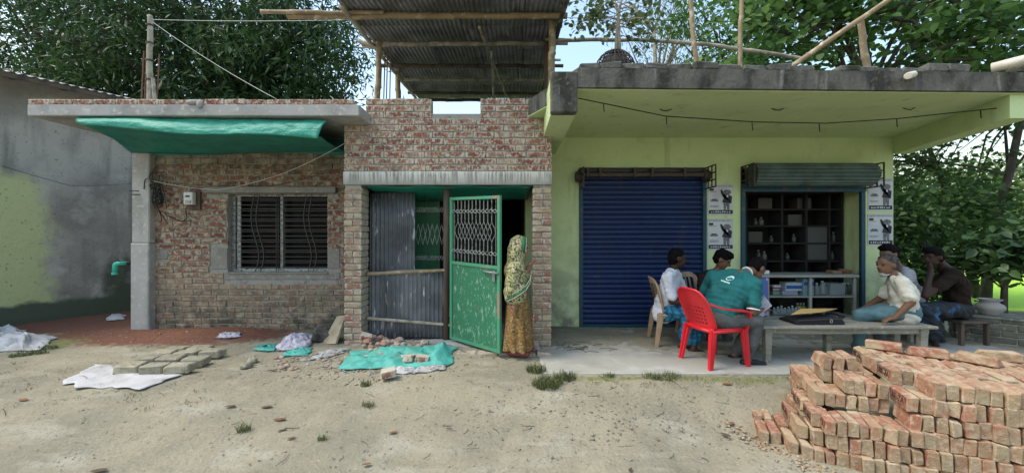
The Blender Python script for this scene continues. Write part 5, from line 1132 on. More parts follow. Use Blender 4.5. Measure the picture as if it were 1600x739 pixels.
patch_on([(1140 + 2.6 * math.cos(t) , 435 + 1.3 * math.sin(t)) for t in np.linspace(0, 6.283, 11)[:-1]], flat('badge_teal', (.05, .3, .32)), 'emblem_ring', .006)
for k in range(6): patch_on([(1127 + 2.3 * k, 437.3 + .75 * k), (1128.6 + 2.3 * k, 437.8 + .75 * k), (1128.4 + 2.3 * k, 439.8 + .75 * k), (1126.8 + 2.3 * k, 439.3 + .75 * k)], badge, 'lettering')
def band(c, d, r, w_, mt, parent, name='cuff'):
    rot = d.to_track_quat('Z', 'Y').to_matrix(); MB().lathe(c, [(r, -w_), (r + .004, -w_), (r + .004, w_), (r, w_)], 18, rot).obj(name, M[mt], parent, sm=False)
for a_, b_ in ((P(1180, 445, 4.02), P(1176, 488, 3.98)), (P(1114, 431, 4.32), P(1097, 466, 4.5))): band(a_.lerp(b_, .88 if a_.x > 2.3 else .84), b_ - a_, .06, .006, 'trim_white', tb)
nkp = P(1163, 427, 4.2).lerp(P(1182, 420, 4.3), .2); band(nkp, P(1182, 420, 4.3) - P(1163, 427, 4.2), .06, .005, 'trim_white', tb, 'collar')
pp_ = MB(); a_, b_, c_, d_ = P(1184, 494, 4.02), P(1206, 478, 4.1), P(1194, 462, 4.4), P(1178, 474, 4.4)
pp_.hexa([a_, b_, c_, d_] + [v + Vector((0, 0, .006)) for v in (a_, b_, c_, d_)]); tag(pp_.obj('papers', M['paper']), 'white paper sheets held by the man in the teal polo', 'papers')
# bearded man on the bench
hb, hL, hrm, _ = person('bearded man in a cream shirt seated on the bench with one hand down', dict(
    pel=P(1412, 486, 4.34), chest=P(1410, 456, 4.34), neck=P(1396, 430, 4.34), head=P(1385, 414, 4.34), shL=P(1411, 442, 4.16), shR=P(1401, 440, 4.52), elL=P(1424, 472, 4.1), haL=P(1399, 496, 4.15), elR=P(1376, 466, 4.58), haR=P(1352, 480, 4.56),
    knL=P(1344, 492, 4.36), knR=P(1350, 488, 4.55), anL=P(1340, 548, 4.5), anR=P(1344, 545, 4.62), foot=Vector((-1, .1, 0)), hips=Vector((.1, 1, 0))),
    Vector((-1, -.12, -.08)), hair='hair_grey', shirt='cream_shirt', sleeve=.75, legmat='jeans', shoe='shoe', seed=4., hairlen=.97, torso=1.06, hem=.05, hand_dir={'L': Vector((-1, -.1, -.15))})
blob([('e', hL(.062, 0, -.104), (.03, .034, .03), hrm), ('c', hL(.02, .05, -.098), hL(.055, .02, -.115), .008, .014), ('c', hL(.02, -.05, -.098), hL(.055, -.02, -.115), .008, .014)], 'beard', 'beard', hb, vox=.007, it=2)
# man behind him
person('man in a striped grey shirt half hidden behind the bearded man', dict(
    pel=P(1424, 486, 4.98), chest=P(1420, 455, 4.95), neck=P(1404, 418, 4.92), head=P(1388, 398, 4.9), shL=P(1418, 428, 4.8), shR=P(1402, 430, 5.08), elL=P(1408, 462, 4.75), haL=P(1380, 474, 4.8), elR=P(1380, 465, 5.1), haR=P(1365, 476, 5.05),
    knL=P(1376, 490, 4.85), knR=P(1374, 488, 5.05), anL=P(1374, 540, 4.85), anR=P(1372, 536, 5.05), foot=Vector((-1, .1, 0)), hips=Vector((.1, 1, 0))),
    Vector((-1, -.2, -.15)), shirt='grey_shirt', sleeve=.7, legmat='grey_pants', hairlen=1.06, seed=5.)
MB().box2((PX(1395, 4.98), 4.72, FZ), (PX(1450, 4.98), 5.2, PZ(497, 4.98))); st_ = E('stool', (PX(1424, 4.98), 4.98, FZ), 'low wooden stool hidden under the man in grey', 'stool')
x0_, x1_, zt_ = PX(1398, 4.98), PX(1450, 4.98), PZ(500, 4.98)
MB().box2((x0_, 4.78, zt_ - .03), (x1_, 5.18, zt_)).obj('seat', M['wood_grey'], st_, bevel=.005)
for x in (x0_ + .04, x1_ - .04):
    for y in (4.82, 5.14): MB().box2((x - .02, y - .02, FZ), (x + .02, y + .02, zt_ - .03)).obj('leg', M['wood_grey'], st_)
# dark man at the far end
person('dark clothed man with chin on his hand at the shaded verandah end', dict(
    pel=P(1494, 482, 4.9), chest=P(1494, 444, 4.88), neck=P(1474, 416, 4.86), head=P(1458, 402, 4.84), shL=P(1492, 430, 4.68), shR=P(1478, 428, 5.05), elL=P(1446, 462, 4.66), haL=P(1455, 422, 4.74), elR=P(1440, 470, 5.0), haR=P(1452, 480, 4.8),
    knL=P(1446, 484, 4.68), knR=P(1450, 484, 4.92), anL=P(1462, 540, 4.7), anR=P(1468, 538, 4.9), foot=Vector((-1, -.2, 0)), hips=Vector((.1, 1, 0))),
    Vector((-1, -.15, -.15)), skin='skin_dark', shirt='black_shirt', sleeve=.6, legs='lungi', legmat='lungi_dark', hairlen=1.05, seed=6., hand_dir={'L': Vector((-.2, .1, 1))})
st_ = E('stool', (PX(1500, 4.95), 4.95, FZ), 'dark low stool under the dark clothed man at the verandah end', 'stool')
x0_, x1_, zt_ = PX(1474, 4.9), PX(1522, 4.9), PZ(497, 4.9)
MB().box2((x0_, 4.7, zt_ - .03), (x1_, 5.0, zt_)).obj('seat', M['wood_dark'], st_, bevel=.005)
for x in (x0_ + .04, x1_ - .04):
    for y in (4.74, 4.96): MB().box2((x - .02, y - .02, .1), (x + .02, y + .02, zt_ - .03)).obj('leg', M['wood_dark'], st_)

# woman in the gateway
Yw = 4.36; wz0_ = .235
def W_(px, py, dy=0.): return P(px, py, Yw + dy)
hd_ = W_(813, 388); f, s_, u_ = head_frame(Vector((1, .12, -.05)))
hp_, wL, wrm = head_parts(hd_, f, s_, u_, .93)
body = hp_ + [('c', W_(808, 412), hd_, .045, .045), ('c', W_(808, 425, -.04), W_(808, 470, -.05), .1, .1), ('c', W_(808, 425, .05), W_(808, 470, .05), .1, .1), ('c', W_(805, 420, -.13), W_(800, 455, -.17), .045, .038), ('c', W_(800, 455, -.17), W_(803, 472, -.17), .036, .026), ('c', W_(808, 420, .1), W_(822, 440, .08), .045, .038), ('c', W_(822, 440, .08), W_(825, 418, .02), .036, .025)]
body += hand_parts(W_(803, 472, -.17), Vector((0, 0, -1)), 1, .92, .3) + hand_parts(W_(825, 417, .02), Vector((.5, -.3, .6)), 1, .92, .4)
body += [('c', W_(805, 475, -.07), W_(804, 540, -.06), .08, .04), ('c', W_(812, 475, .07), W_(814, 538, .07), .08, .04)]
for px, dy in ((800, -.06), (812, .09)): a_ = Vector((PX(px, Yw), Yw + dy, wz0_ + .045)); body += [('c', a_, a_ + Vector((.14, -.05, -.02)), .032, .024), ('c', a_, a_ + Vector((0, 0, .12)), .034, .04)]
wo = blob(body, 'person', 'skin_fair', vox=.009); tag(wo, 'woman in a flowered yellow shawl and brown floral skirt standing in the gateway', 'person')
for sg in (-1, 1): MB().sphere(wL(.083, sg * .032, .008), .0095, n=8, m=6).obj('eye', M['eye'], wo, sm=True)
sk = MB(); nr_, nc_ = 22, 72; vs = []
for j in range(nr_ + 1):
    t = j / nr_; z = PZ(452, Yw) + (PZ(543, Yw) - PZ(452, Yw)) * t; cx = PX(808 + 1.5 * t, Yw)
    for i in range(nc_):
        w_ = 2 * math.pi * i / nc_; rip = 1 + (.03 + .13 * t) * (math.sin(w_ * 9 + math.sin(t * 3) * .6) * .7 + .4 * math.sin(w_ * 5 + t * 2))
        vs.append((cx + (.115 + .052 * t) * math.cos(w_) * rip, Yw + (.13 + .07 * t) * math.sin(w_) * rip, z + .008 * math.sin(w_ * 11 + 1) * t))
sk.add(vs, [(j * nc_ + i, j * nc_ + (i + 1) % nc_, (j + 1) * nc_ + (i + 1) % nc_, (j + 1) * nc_ + i) for j in range(nr_) for i in range(nc_)])
sk.obj('skirt', M['skirt'], wo, sm=True)
rot_ = wrm
sw = [('e', wL(-.03, 0, .03), (.105, .098, .112), rot_), ('e', wL(-.035, 0, -.05), (.095, .095, .11), rot_), ('c', wL(-.05, 0, -.05), W_(804, 425, 0), .1, .12),
      ('c', W_(806, 420, -.11), W_(806, 420, .11), .075, .075), ('c', W_(806, 425, -.06), W_(805, 462, -.1), .125, .125), ('c', W_(808, 425, .06), W_(808, 455, .08), .12, .12), ('c', W_(803, 428, -.14), W_(799, 455, -.18), .07, .07), ('c', W_(814, 428, .05), W_(822, 438, .05), .085, .075), ('c', W_(800, 460, -.1), W_(812, 450, -.14), .09, .07)]
blob(sw, 'shawl', 'shawl', wo, vox=.011, it=5, folds=.005, fs=8, seed=3.)
edge = [wL(.062, 0, .128)] + [wL(.068 - .012 * abs(math.sin(t)), .088 * math.sin(t), .03 + .095 * math.cos(t)) for t in np.linspace(-.25, -2.3, 9)]
edge2 = [wL(.064 - .01 * abs(math.sin(t)), -.09 * math.sin(t) * -1, .03 + .098 * math.cos(t)) for t in np.linspace(0, 2.5, 12)]
MB().tube(edge2, .007, 6).obj('shawl_border', M['shawl_trim'], wo, sm=True)
MB().tube([v - f * .025 + s_ * .006 + u_ * .004 for v in edge2], .02, 8).obj('shawl_band', M['shawl_green'], wo, sm=True)
hem = [W_(792, 470, -.2), W_(799, 468, -.262), W_(806, 464, -.268), W_(814, 459, -.258), W_(822, 453, -.215), W_(828, 443, -.13), W_(830, 430, -.05)]
MB().tube([v + Vector((0, .03, .012)) for v in hem], .014, 8).obj('shawl_band', M['shawl_green'], wo, sm=True)
MB().tube(hem, .0035, 6).obj('shawl_border', M['shawl_trim'], wo, sm=True); MB().tube([v + Vector((.004, .01, .05)) for v in hem[1:]], .003, 6).obj('shawl_border', M['shawl_trim'], wo, sm=True)
for px, dy in ((800, -.06), (812, .09)):
    a_ = Vector((PX(px, Yw), Yw + dy, wz0_ + .02)); blob([('c', a_ - Vector((.03, -.01, .005)), a_ + Vector((.16, -.055, -.005)), .036, .032), ('c', a_ + Vector((.07, -.02, .015)), a_ + Vector((.12, -.04, .012)), .034, .03)], 'sandal', 'sandal', wo, vox=.009, it=2)
def GP(px, py):
    """where the pixel's ray meets the ground"""
    Y = 4.
    for _ in range(30):
        Y = (CAMZ - gzf(PX(px, Y), Y)) * FPX / (py - 369.5)
    return Vector((PX(px, Y), Y, gzf(PX(px, Y), Y)))
# ------------------------------------------------------------------ brick pile
PA = R(23); PU = Vector((math.cos(PA), -math.sin(PA), 0)); PV = Vector((math.sin(PA), math.cos(PA), 0)); PO = Vector((2.18, 2.62, -.02))
pbm = brick_meshes('pile_brick', M['brick_pile'], L=.222, D=.0595, H=.102, n=16, jit=.006, bev=.005, chip=.022)
PRT = Matrix((PV, -PU, Vector((0, 0, 1)))).transposed().to_4x4()       # brick length along PV, thickness along PU
ORD = ['lowest', 'second lowest', 'third', 'fourth', 'fifth', 'topmost', 'loose top']
def pbrick(u, v, k, stamp=False, label=None, rot=0., lean=0., zoff=0.):
    o = PO + PU * u + PV * (v + .11); base = 0.
    p = o + Vector((0, 0, .1045 * k + .052 + base + zoff + random.uniform(-.002, .002)))
    m = Matrix.Translation(p) @ Matrix.Rotation(rot + random.uniform(-.02, .02), 4, 'Z') @ PRT @ Matrix.Rotation(lean + random.uniform(-.012, .012), 4, 'X') @ Matrix.Rotation(random.uniform(-.008, .008), 4, 'Y')
    me = random.choice(pbm)
    b = link('fired_brick', me, None, m)
    lb = label or 'plain fired brick on edge in the %s course of the pile' % ORD[k]
    tag(b, lb, 'brick', 'bricks in the big pile')
    if stamp:
        T = Matrix(((-1, 0, 0), (0, 0, 1), (0, 1, 0))).transposed()    # text axes in brick frame: right=-length, up=z, out=+y(-PU side)
        tm = Matrix.Translation((0, .0305, 0)) @ Matrix(((-1, 0, 0, 0), (0, 0, 1, 0), (0, 1, 0, 0), (0, 0, 0, 1)))
        letters('BE-7A', .062, M['stamp'], m @ tm, b, ext=.0022, name='stamp', w=.145)
        fr_ = MB()
        for a_, b_ in (((-.09, -.034), (.09, -.031)), ((-.09, .031), (.09, .034)), ((-.09, -.031), (-.087, .031)), ((.087, -.031), (.09, .031))): fr_.box2((a_[0], .029, a_[1]), (b_[0], .0312, b_[1]))
        fr_.v = [tuple(m @ Vector(q)) for q in fr_.v]; fr_.obj('stamp_border', M['stamp'], b)
    return b
def ph(r, i):
    if i < 0 or i > 30 or r < 0 or r > 3: return 0
    if i < 7:
        return [3, 4 if i < 3 else 5, 4 if i < 2 else 5, 4][r]
    return [5 if i < 9 else 6, 6, 6, 6][r]
for r_ in range(4):
    for i in range(31):
        for k in range(ph(r_, i)):
            vis = k >= ph(r_ - 1, i) or k == ph(r_, i) - 1 or k >= ph(r_, i - 1) or k >= ph(r_, i + 1) or k >= ph(r_ + 1, i)
            if r_ == 3 and i > 3 and k < 4: vis = vis and i > 28
            if vis and not (i > 16 and r_ == 0 and k < 2 and False):
                st = (i in (0, 7) and k >= ph(r_, i - 1) and (r_ + k) % 2 == 0) or (r_ == 1 and i == 2 and k == 4)
                pbrick(i * .064 + random.uniform(-.004, .004) + .01 * (k % 2), r_ * .23 + .014 * k + random.uniform(-.018, .018), k, st,
                       ('stamped brick facing the yard, %s course, row %s from the pile front' % (ORD[k], ['one', 'two', 'three', 'four'][r_])) if st else 'plain brick on edge, %s course, row %s from the pile front' % (ORD[k], ['one', 'two', 'three', 'four'][r_]))
# low fringe of bricks on the yard side
for n_, (u, v, k, st) in enumerate([(-.36, .14, 0, 1), (-.36, .42, 0, 1), (-.285, .16, 0, 0), (-.285, .41, 0, 0), (-.2, .05, 0, 0), (-.205, .31, 0, 1), (-.2, .57, 0, 0), (-.125, .02, 0, 0), (-.12, .27, 0, 0), (-.12, .53, 0, 0),
        (-.13, .12, 1, 0), (-.13, .38, 1, 1), (-.06, .0, 0, 0), (-.06, .25, 0, 0), (-.06, .5, 0, 0), (-.06, .06, 1, 0), (-.06, .31, 1, 0), (-.06, .56, 1, 0), (-.055, .1, 2, 1), (-.055, .36, 2, 1), (.0, .6, 3, 0)]):
    pbrick(u, v, k, bool(st), 'stamped fired brick in the low fringe on the yard side of the pile' if st else 'plain fired brick in the low fringe on the yard side of the pile')
top = [(.12, .5, 5, .06, .12), (.2, .5, 5, .05, .2), (.28, .52, 5, .03, -.1), (.62, .8, 6, 1.2, 0), (.85, .7, 6, 1.3, .05), (1.1, .62, 6, .9, 0), (1.3, .8, 6, 1.5, 0)]
for n_, (u, v, k, rt, le) in enumerate(top):
    pbrick(u, v, k, False, 'fired brick lying loose and askew on top of the pile', rt, le + (math.pi / 2 if rt > .5 else 0), -.02 if rt > .5 else 0)

from mathutils import noise as mno
# ------------------------------------------------------------------ things on the yard
def drape(name, mt, outline, nu, nv, hfun, label, cat, group=None, thick=.004):
    """a crumpled sheet between four ground pixels"""
    c = [GP(*q) for q in outline]
    def f(u, v):
        p = c[0].lerp(c[1], u).lerp(c[3].lerp(c[2], u), v); p.z = gzf(p.x, p.y) + .012 + max(0, hfun(u, v)); 
        q_ = Vector((u * 5 + p.x, v * 5 + p.y, 1.)); p.x += .05 * mno.noise(q_); p.y += .05 * mno.noise(q_ + Vector((9, 4, 0))); return p
    return tag(MB().grid(f, nu, nv, thick, (0, 0, 1)).obj(name, M[mt], sm=True), label, cat, group)
ws = drape('white_sack', 'sack', [(95, 603), (216, 611), (285, 588), (150, 570)], 26, 18, lambda u, v: .004 * (1 + math.sin(u * 9 + v * 4)), 'white flattened sack spread on the ground under the mud bricks', 'sack')
mbm = brick_meshes('mud_brick', M['mudbrick'], L=.218, D=.15, H=.088, n=6, jit=.01, bev=.012)
rowsm = [[(205, 577), (243, 578), (283, 577)], [(232, 565), (267, 565), (306, 566)], [(256, 556), (292, 556), (333, 553)], [(278, 549), (313, 549)]]
k = 0
for rr, row in enumerate(rowsm):
    for cc, (px, py) in enumerate(row):
        g = GP(px, py + 6); m = Matrix.Translation(g + Vector((0, 0, .055))) @ Matrix.Rotation(R(7) + random.uniform(-.08, .08), 4, 'Z') @ Matrix.Rotation(random.uniform(-.02, .02), 4, 'X')
        tag(link('mud_brick', mbm[k % 6], None, m), 'raw mud brick drying in the %s row on the sack' % ['front', 'second', 'third', 'rear'][rr], 'brick', 'mud bricks drying on the sack'); k += 1
def crumple(seed, h, fr=3.):
    return lambda u, v: h * max(0., math.sin(math.pi * u) * math.sin(math.pi * v)) ** .6 * max(0, fold(u, v, seed, fr))
drape('white_sack', 'sack', [(-60, 556), (62, 548), (88, 528), (-50, 528)], 60, 40, crumple(1., .17), 'crumpled white sack heap beside the plastered house wall', 'sack')
drape('white_sack', 'sack', [(-70, 540), (30, 532), (40, 517), (-60, 517)], 40, 30, crumple(2.2, .2), 'second crumpled white sack at the frame edge by the wall', 'sack')
drape('rag_heap', 'rag', [(432, 548), (478, 548), (494, 528), (446, 528)], 44, 34, crumple(3., .16), 'heap of grey white printed rags in front of the brick house', 'rags')
drape('torn_tarp', 'tarp_bright', [(396, 548), (428, 550), (432, 541), (408, 540)], 20, 14, crumple(4., .04), 'torn scrap of sea green plastic left of the rag heap', 'tarp')
drape('torn_tarp', 'tarp_bright', [(438, 559), (482, 556), (488, 545), (452, 547)], 24, 16, crumple(5., .06), 'torn scrap of sea green plastic in front of the rag heap', 'tarp')
def tarph(u, v): e = min(1, 9 * min(u, 1 - u, v, 1 - v)); return e * (.045 * max(0, fold(u * 1.6, v * .8, 2.5, 3.4)) + .1 * math.exp(-((u - .9) / .07) ** 2 - ((v - .55) / .3) ** 2) + .03 * math.sin(v * 3))
drape('ground_tarp', 'tarp_bright', [(528, 578), (702, 573), (712, 546), (548, 551)], 80, 30, tarph, 'bright turquoise plastic sheet spread over rubble before the gate', 'tarp')
drape('white_sack', 'sack', [(612, 586), (645, 585), (650, 575), (612, 576)], 16, 10, crumple(6., .05), 'small white plastic scrap half buried below the turquoise sheet', 'sack')
drape('cement_sack', 'cement', [(645, 585), (690, 580), (700, 572), (650, 576)], 20, 12, crumple(7., .05), 'grey torn cement bag edge below the turquoise sheet', 'sack')
drape('cement_sack', 'cement', [(475, 566), (535, 552), (548, 545), (500, 552)], 24, 14, crumple(8., .05), 'torn brown cement bag trailing from the pier foot', 'sack')
drape('white_sack', 'sack', [(164, 502), (194, 500), (196, 493), (170, 495)], 14, 8, crumple(9., .07), 'small white plastic scrap on the ground beside the corner column', 'sack')
drape('rag_heap', 'rag', [(338, 530), (372, 528), (376, 521), (345, 522)], 16, 10, crumple(9.7, .05), 'flat grey paper scraps on the red soil', 'rags')
# leaning board, block and rubble
bd = MB(); a_, b_ = P(516, 538, 4.72), P(536, 494, 4.95); s_ = Vector((.11, -.06, .02))
bd.hexa([a_ - s_, a_ + s_, b_ + s_ * .6, b_ - s_ * .7] + [v + Vector((-.012, -.02, .012)) for v in (a_ - s_, a_ + s_, b_ + s_ * .6, b_ - s_ * .7)]); tag(bd.obj('broken_board', mat('cardboard', (.36, .31, .22), .9, [dict(c=(.25, .21, .14), s=8, lo=.45, hi=.65)])), 'broken brown board leaning on the brick pier foot', 'board')
tag(MB().box(P(502, 524, 4.85), (.2, .16, .13), Euler((.2, .3, .4)).to_matrix()).obj('concrete_block', M['old_concrete'], bevel=.015), 'dark concrete lump between the rags and the leaning board', 'block')
rub = []
for n_ in range(70):
    px, py = random.gauss(610, 38), random.uniform(526, 548)
    if px < 560 or px > 702: continue
    g = GP(px, py + 8); r = random.choice([.02, .025, .03, .04, .05]); 
    o = stone(g + Vector((0, 0, r * .4 + .05 * math.exp(-((px - 590) / 25) ** 2))), r, name='rubble_piece', mt='rubble'); tag(o, 'small chunk of broken brick or mortar on the rubble heap by the barrier', 'rubble', 'rubble pieces by the tin barrier')
for n_ in range(46):
    px, py = random.uniform(430, 560), random.uniform(552, 578); g = GP(px, py); r = random.choice([.012, .016, .02, .028])
    tag(stone(g + Vector((0, 0, r * .3)), r, name='rubble_piece', mt='rubble'), 'small rubble chip on the ground below the rag heap', 'rubble', 'rubble chips below the rags')
for px, py, rt, lb in ((592, 517, .6, 'red brick chunk on the rubble heap by the pier'), (572, 530, .2, 'broken brick beside the pier foot'), (642, 560, 1.2, 'broken brick lying on the turquoise sheet'), (607, 584, .3, 'red brick stub at the edge of the turquoise sheet'), (660, 561, .1, 'brown brick end resting on the turquoise sheet')):
    g = GP(px, py + 8); m = Matrix.Translation(g + Vector((0, 0, .06 if py > 540 else .09))) @ Euler((random.uniform(-.3, .3), random.uniform(-.3, .3), rt)).to_matrix().to_4x4() @ Matrix.Diagonal((.55, .9, 1, 1)); tag(link('broken_brick', random.choice(CBR), None, m), lb, 'brick', 'broken bricks by the gate')
for px, py in ((385, 575), (395, 567), (640, 508), (625, 512), (655, 515), (675, 520)):
    g = GP(px, max(py, 520)); tag(stone(g + Vector((0, 0, .03)), .05, name='earth_clod', mt='mudbrick'), 'brown earth clod on the yard near the entrance', 'clod', 'earth clods')
# scatter of small stones and grit (uncountable)
def scatter(name, n, mt, size, area, label=None):
    V = []; Fc = []; rn = []
    base = np.array([(1, 0, 0), (-.5, .87, 0), (-.5, -.87, 0), (0, 0, .8), (.2, .1, -.6)]); fc = [(0, 1, 3), (1, 2, 3), (2, 0, 3), (1, 0, 4), (2, 1, 4), (0, 2, 4)]
    for i in range(n):
        x, y = area(); s_ = size * random.choice([.5, .7, 1, 1, 1.5]); a = random.random() * 6.28; ca, sa = math.cos(a), math.sin(a)
        b = base * np.array([s_ * random.uniform(.8, 1.8), s_, s_ * .7]); b = np.stack([b[:, 0] * ca - b[:, 1] * sa + x, b[:, 0] * sa + b[:, 1] * ca + y, b[:, 2] + gzf(x, y) + s_ * .15], 1)
        V.append(b); Fc.append(np.array(fc) + 5 * i); rn += [random.random()] * 6
    me = bpy.data.meshes.new(name); np_mesh(me, np.concatenate(V), np.concatenate(Fc)); me.materials.append(M[mt])
    at = me.attributes.new('rnd', 'FLOAT', 'FACE'); at.data.foreach_set('value', np.array(rn, np.float32))
    o = link(name, me); tag(o, label, None, None, 'stuff'); return o
scatter('gravel', 5200, 'stones', .0055, lambda: (random.uniform(-4, 4.2), random.uniform(1.6, 4.6)), 'fine grit scattered over the dirt yard')
scatter('gravel', 160, 'brick_pile', .016, lambda: (lambda t: (1.75 + .45 * t + random.gauss(0, .05), 3.05 - .75 * t + random.gauss(0, .06)))(random.random()), 'brick crumbs along the foot of the pile')
scatter('gravel', 600, 'stones', .009, lambda: (random.gauss(.9, .8), random.gauss(3.15, .3)), 'small pebbles in front of the verandah')
scatter('gravel', 1100, 'stones', .012, lambda: (random.gauss(-1.55, .5), random.gauss(4.1, .2)), 'small pebbles before the entrance')
scatter('gravel', 180, 'stones', .01, lambda: (random.gauss(-4.5, 1.2), random.gauss(5.0, .25)), 'small pebbles on the red soil')
tw = MB()
for _ in range(130):
    x, y = random.uniform(-4.5, 3), random.uniform(1.7, 4.4); a = random.random() * 6.28; l = random.uniform(.03, .14); 
    pts = [(x + math.cos(a) * l * t + .01 * math.sin(t * 4), y + math.sin(a) * l * t, gzf(x + math.cos(a) * l * t, y + math.sin(a) * l * t) + .005) for t in (0, .5, 1)]; tw.tube(pts, random.uniform(.001, .0024), 4, False)
tag(tw.obj('twigs', M['twig']), 'thin dry twigs and straws scattered on the dirt yard', None, None, 'stuff')
tw = MB()
for _ in range(26):
    x, y = random.gauss(.72, .17), random.gauss(4.62, .1); a = random.gauss(.2, .5); l = random.uniform(.05, .22)
    tw.tube([(x, y, FZ + .006), (x + math.cos(a) * l / 2, y + math.sin(a) * l / 2 + .01, FZ + .014), (x + math.cos(a) * l, y + math.sin(a) * l, FZ + .006)], .0028, 4)
tag(tw.obj('twigs', M['twig']), 'dry twigs lying on the verandah floor', None, None, 'stuff')
# fallen leaves
def leafobj(p, L, W, rz, label, curl=.07):
    L *= .8; W *= .7
    def f(u, v): w_ = W * math.sin(math.pi * min(1, u * .96 + .02)) ** .7; x, y = (u - .5) * L, (v - .5) * w_; return Vector((x, y, .01 + curl * abs(y) * .9 + curl * .25 * abs(u - .5) * L))
    m = MB().grid(f, 8, 4); T = Matrix.Translation(p) @ Matrix.Rotation(rz, 4, 'Z'); m.v = [tuple(T @ Vector(v)) for v in m.v]
    return tag(m.obj('fallen_leaf', M['dead_leaf'], sm=True), label, 'leaf', 'fallen leaves on the yard')
for px, py, L, rz, lb in ((1142, 663, .1, .6, 'upper of two orange fallen leaves near the brick pile'), (1134, 681, .1, -.9, 'lower of two orange fallen leaves near the brick pile'), (1136, 601, .12, .1, 'curled brown leaf lying before the verandah edge'), (437, 657, .12, .1, 'brown fallen leaf in the left yard beside a twig'),
        (441, 674, .08, .6, 'pale orange fallen leaf in the left yard'), (417, 637, .11, .3, 'dark brown fallen leaf farthest up the left yard'), (614, 677, .08, .6, 'dark fallen leaf below the yard centre'), (455, 686, .07, .5, 'small dark fallen leaf at the lower left yard'), (425, 580, .12, .2, 'dark curled leaf beside the rubble chips'),
        (155, 737, .12, .2, 'reddish fallen leaf at the bottom edge of the yard'), (390, 571, .09, .1, 'thin dark leaf in the left yard near the sack'), (36, 626, .12, -.2, 'dark curled leaf at the far left of the yard'), (360, 636, .1, .3, 'dark curled leaf beside the small grass tuft'), (700, 668, .06, 0, 'tiny dark leaf in the middle of the yard'), (985, 736, .06, 1, 'tiny orange leaf at the bottom edge of the yard'), (573, 727, .07, .3, 'small brown leaf at the bottom of the yard')):
    leafobj(GP(px, py) + Vector((0, 0, .002)), L, L * .5, rz, lb)

# ------------------------------------------------------------------ vegetation
def blades(name, base_pts, h, wd, n, label, spread, group='grass tufts', mt='grass', kind=None):
    V = []; Fc = []; rn = []; c = 0
    for b in base_pts:
        for _ in range(n):
            a = random.random() * 6.28; r = spread * math.sqrt(random.random()); x, y = b.x + r * math.cos(a), b.y + r * math.sin(a) * .7; z = gzf(x, y) - .004 if b.z < .5 else b.z
            hh = h * random.uniform(.4, 1); l = random.uniform(.2, .9) * hh; a2 = random.random() * 6.28; dx, dy = math.cos(a2) * l, math.sin(a2) * l; sx, sy = -math.sin(a2) * wd, math.cos(a2) * wd
            V += [(x - sx, y - sy, z), (x + sx, y + sy, z), (x + dx * .45 + sx * .8, y + dy * .45 + sy * .8, z + hh * .7), (x + dx * .45 - sx * .8, y + dy * .45 - sy * .8, z + hh * .7), (x + dx, y + dy, z + hh * .85)]
            Fc += [(c, c + 1, c + 2), (c, c + 2, c + 3), (c + 3, c + 2, c + 4)]; rn += [random.random()] * 3; c += 5
    me = bpy.data.meshes.new(name); np_mesh(me, np.array(V), np.array(Fc)); me.materials.append(M[mt]); at = me.attributes.new('rnd', 'FLOAT', 'FACE'); at.data.foreach_set('value', np.array(rn, np.float32))
    return tag(link(name, me), label, None if kind else 'grass', None if kind else group, kind)
blades('grass_tuft', [GP(381, 673)], .07, .0022, 90, 'small grass tuft in the left part of the yard', .05)
blades('grass_tuft', [GP(504, 688)], .06, .0022, 60, 'small grass tuft at the lower middle of the yard', .035)
blades('grass_tuft', [GP(575, 634)], .06, .0022, 70, 'small grass tuft in front of the turquoise sheet', .05)
blades('grass_tuft', [GP(571, 602)], .07, .0022, 90, 'grass tuft just below the turquoise sheet corner', .05)
blades('grass_tuft', [GP(848, 602), GP(862, 598), GP(838, 580), GP(884, 592), GP(856, 606)], .1, .003, 190, 'large leafy weed patch at the verandah corner', .1)
blades('grass_tuft', [GP(952, 588)], .06, .0025, 60, 'thin grass tuft along the verandah edge', .06)
blades('grass_tuft', [GP(1018, 590), GP(1035, 592), GP(1050, 589)], .07, .0025, 90, 'wide thin grass patch along the verandah edge', .09)
blades('grass_tuft', [GP(30, 556), GP(60, 552), GP(75, 545)], .06, .003, 120, 'thin grass patch beside the white sack heap', .1)
blades('grass_tuft', [GP(562, 524)], .3, .004, 26, 'tall thin grass growing at the inner pier foot', .05)
blades('grass_tuft', [GP(632, 520)], .08, .004, 20, 'small green seedling on the rubble by the barrier', .03)
blades('grass', [GP(random.uniform(0, 330), random.uniform(545, 640)) for _ in range(40)] + [GP(random.uniform(900, 1240), random.uniform(586, 604)) for _ in range(40)], .035, .0018, 12, 'sparse short grass blades in the dirt', .06, kind='stuff')

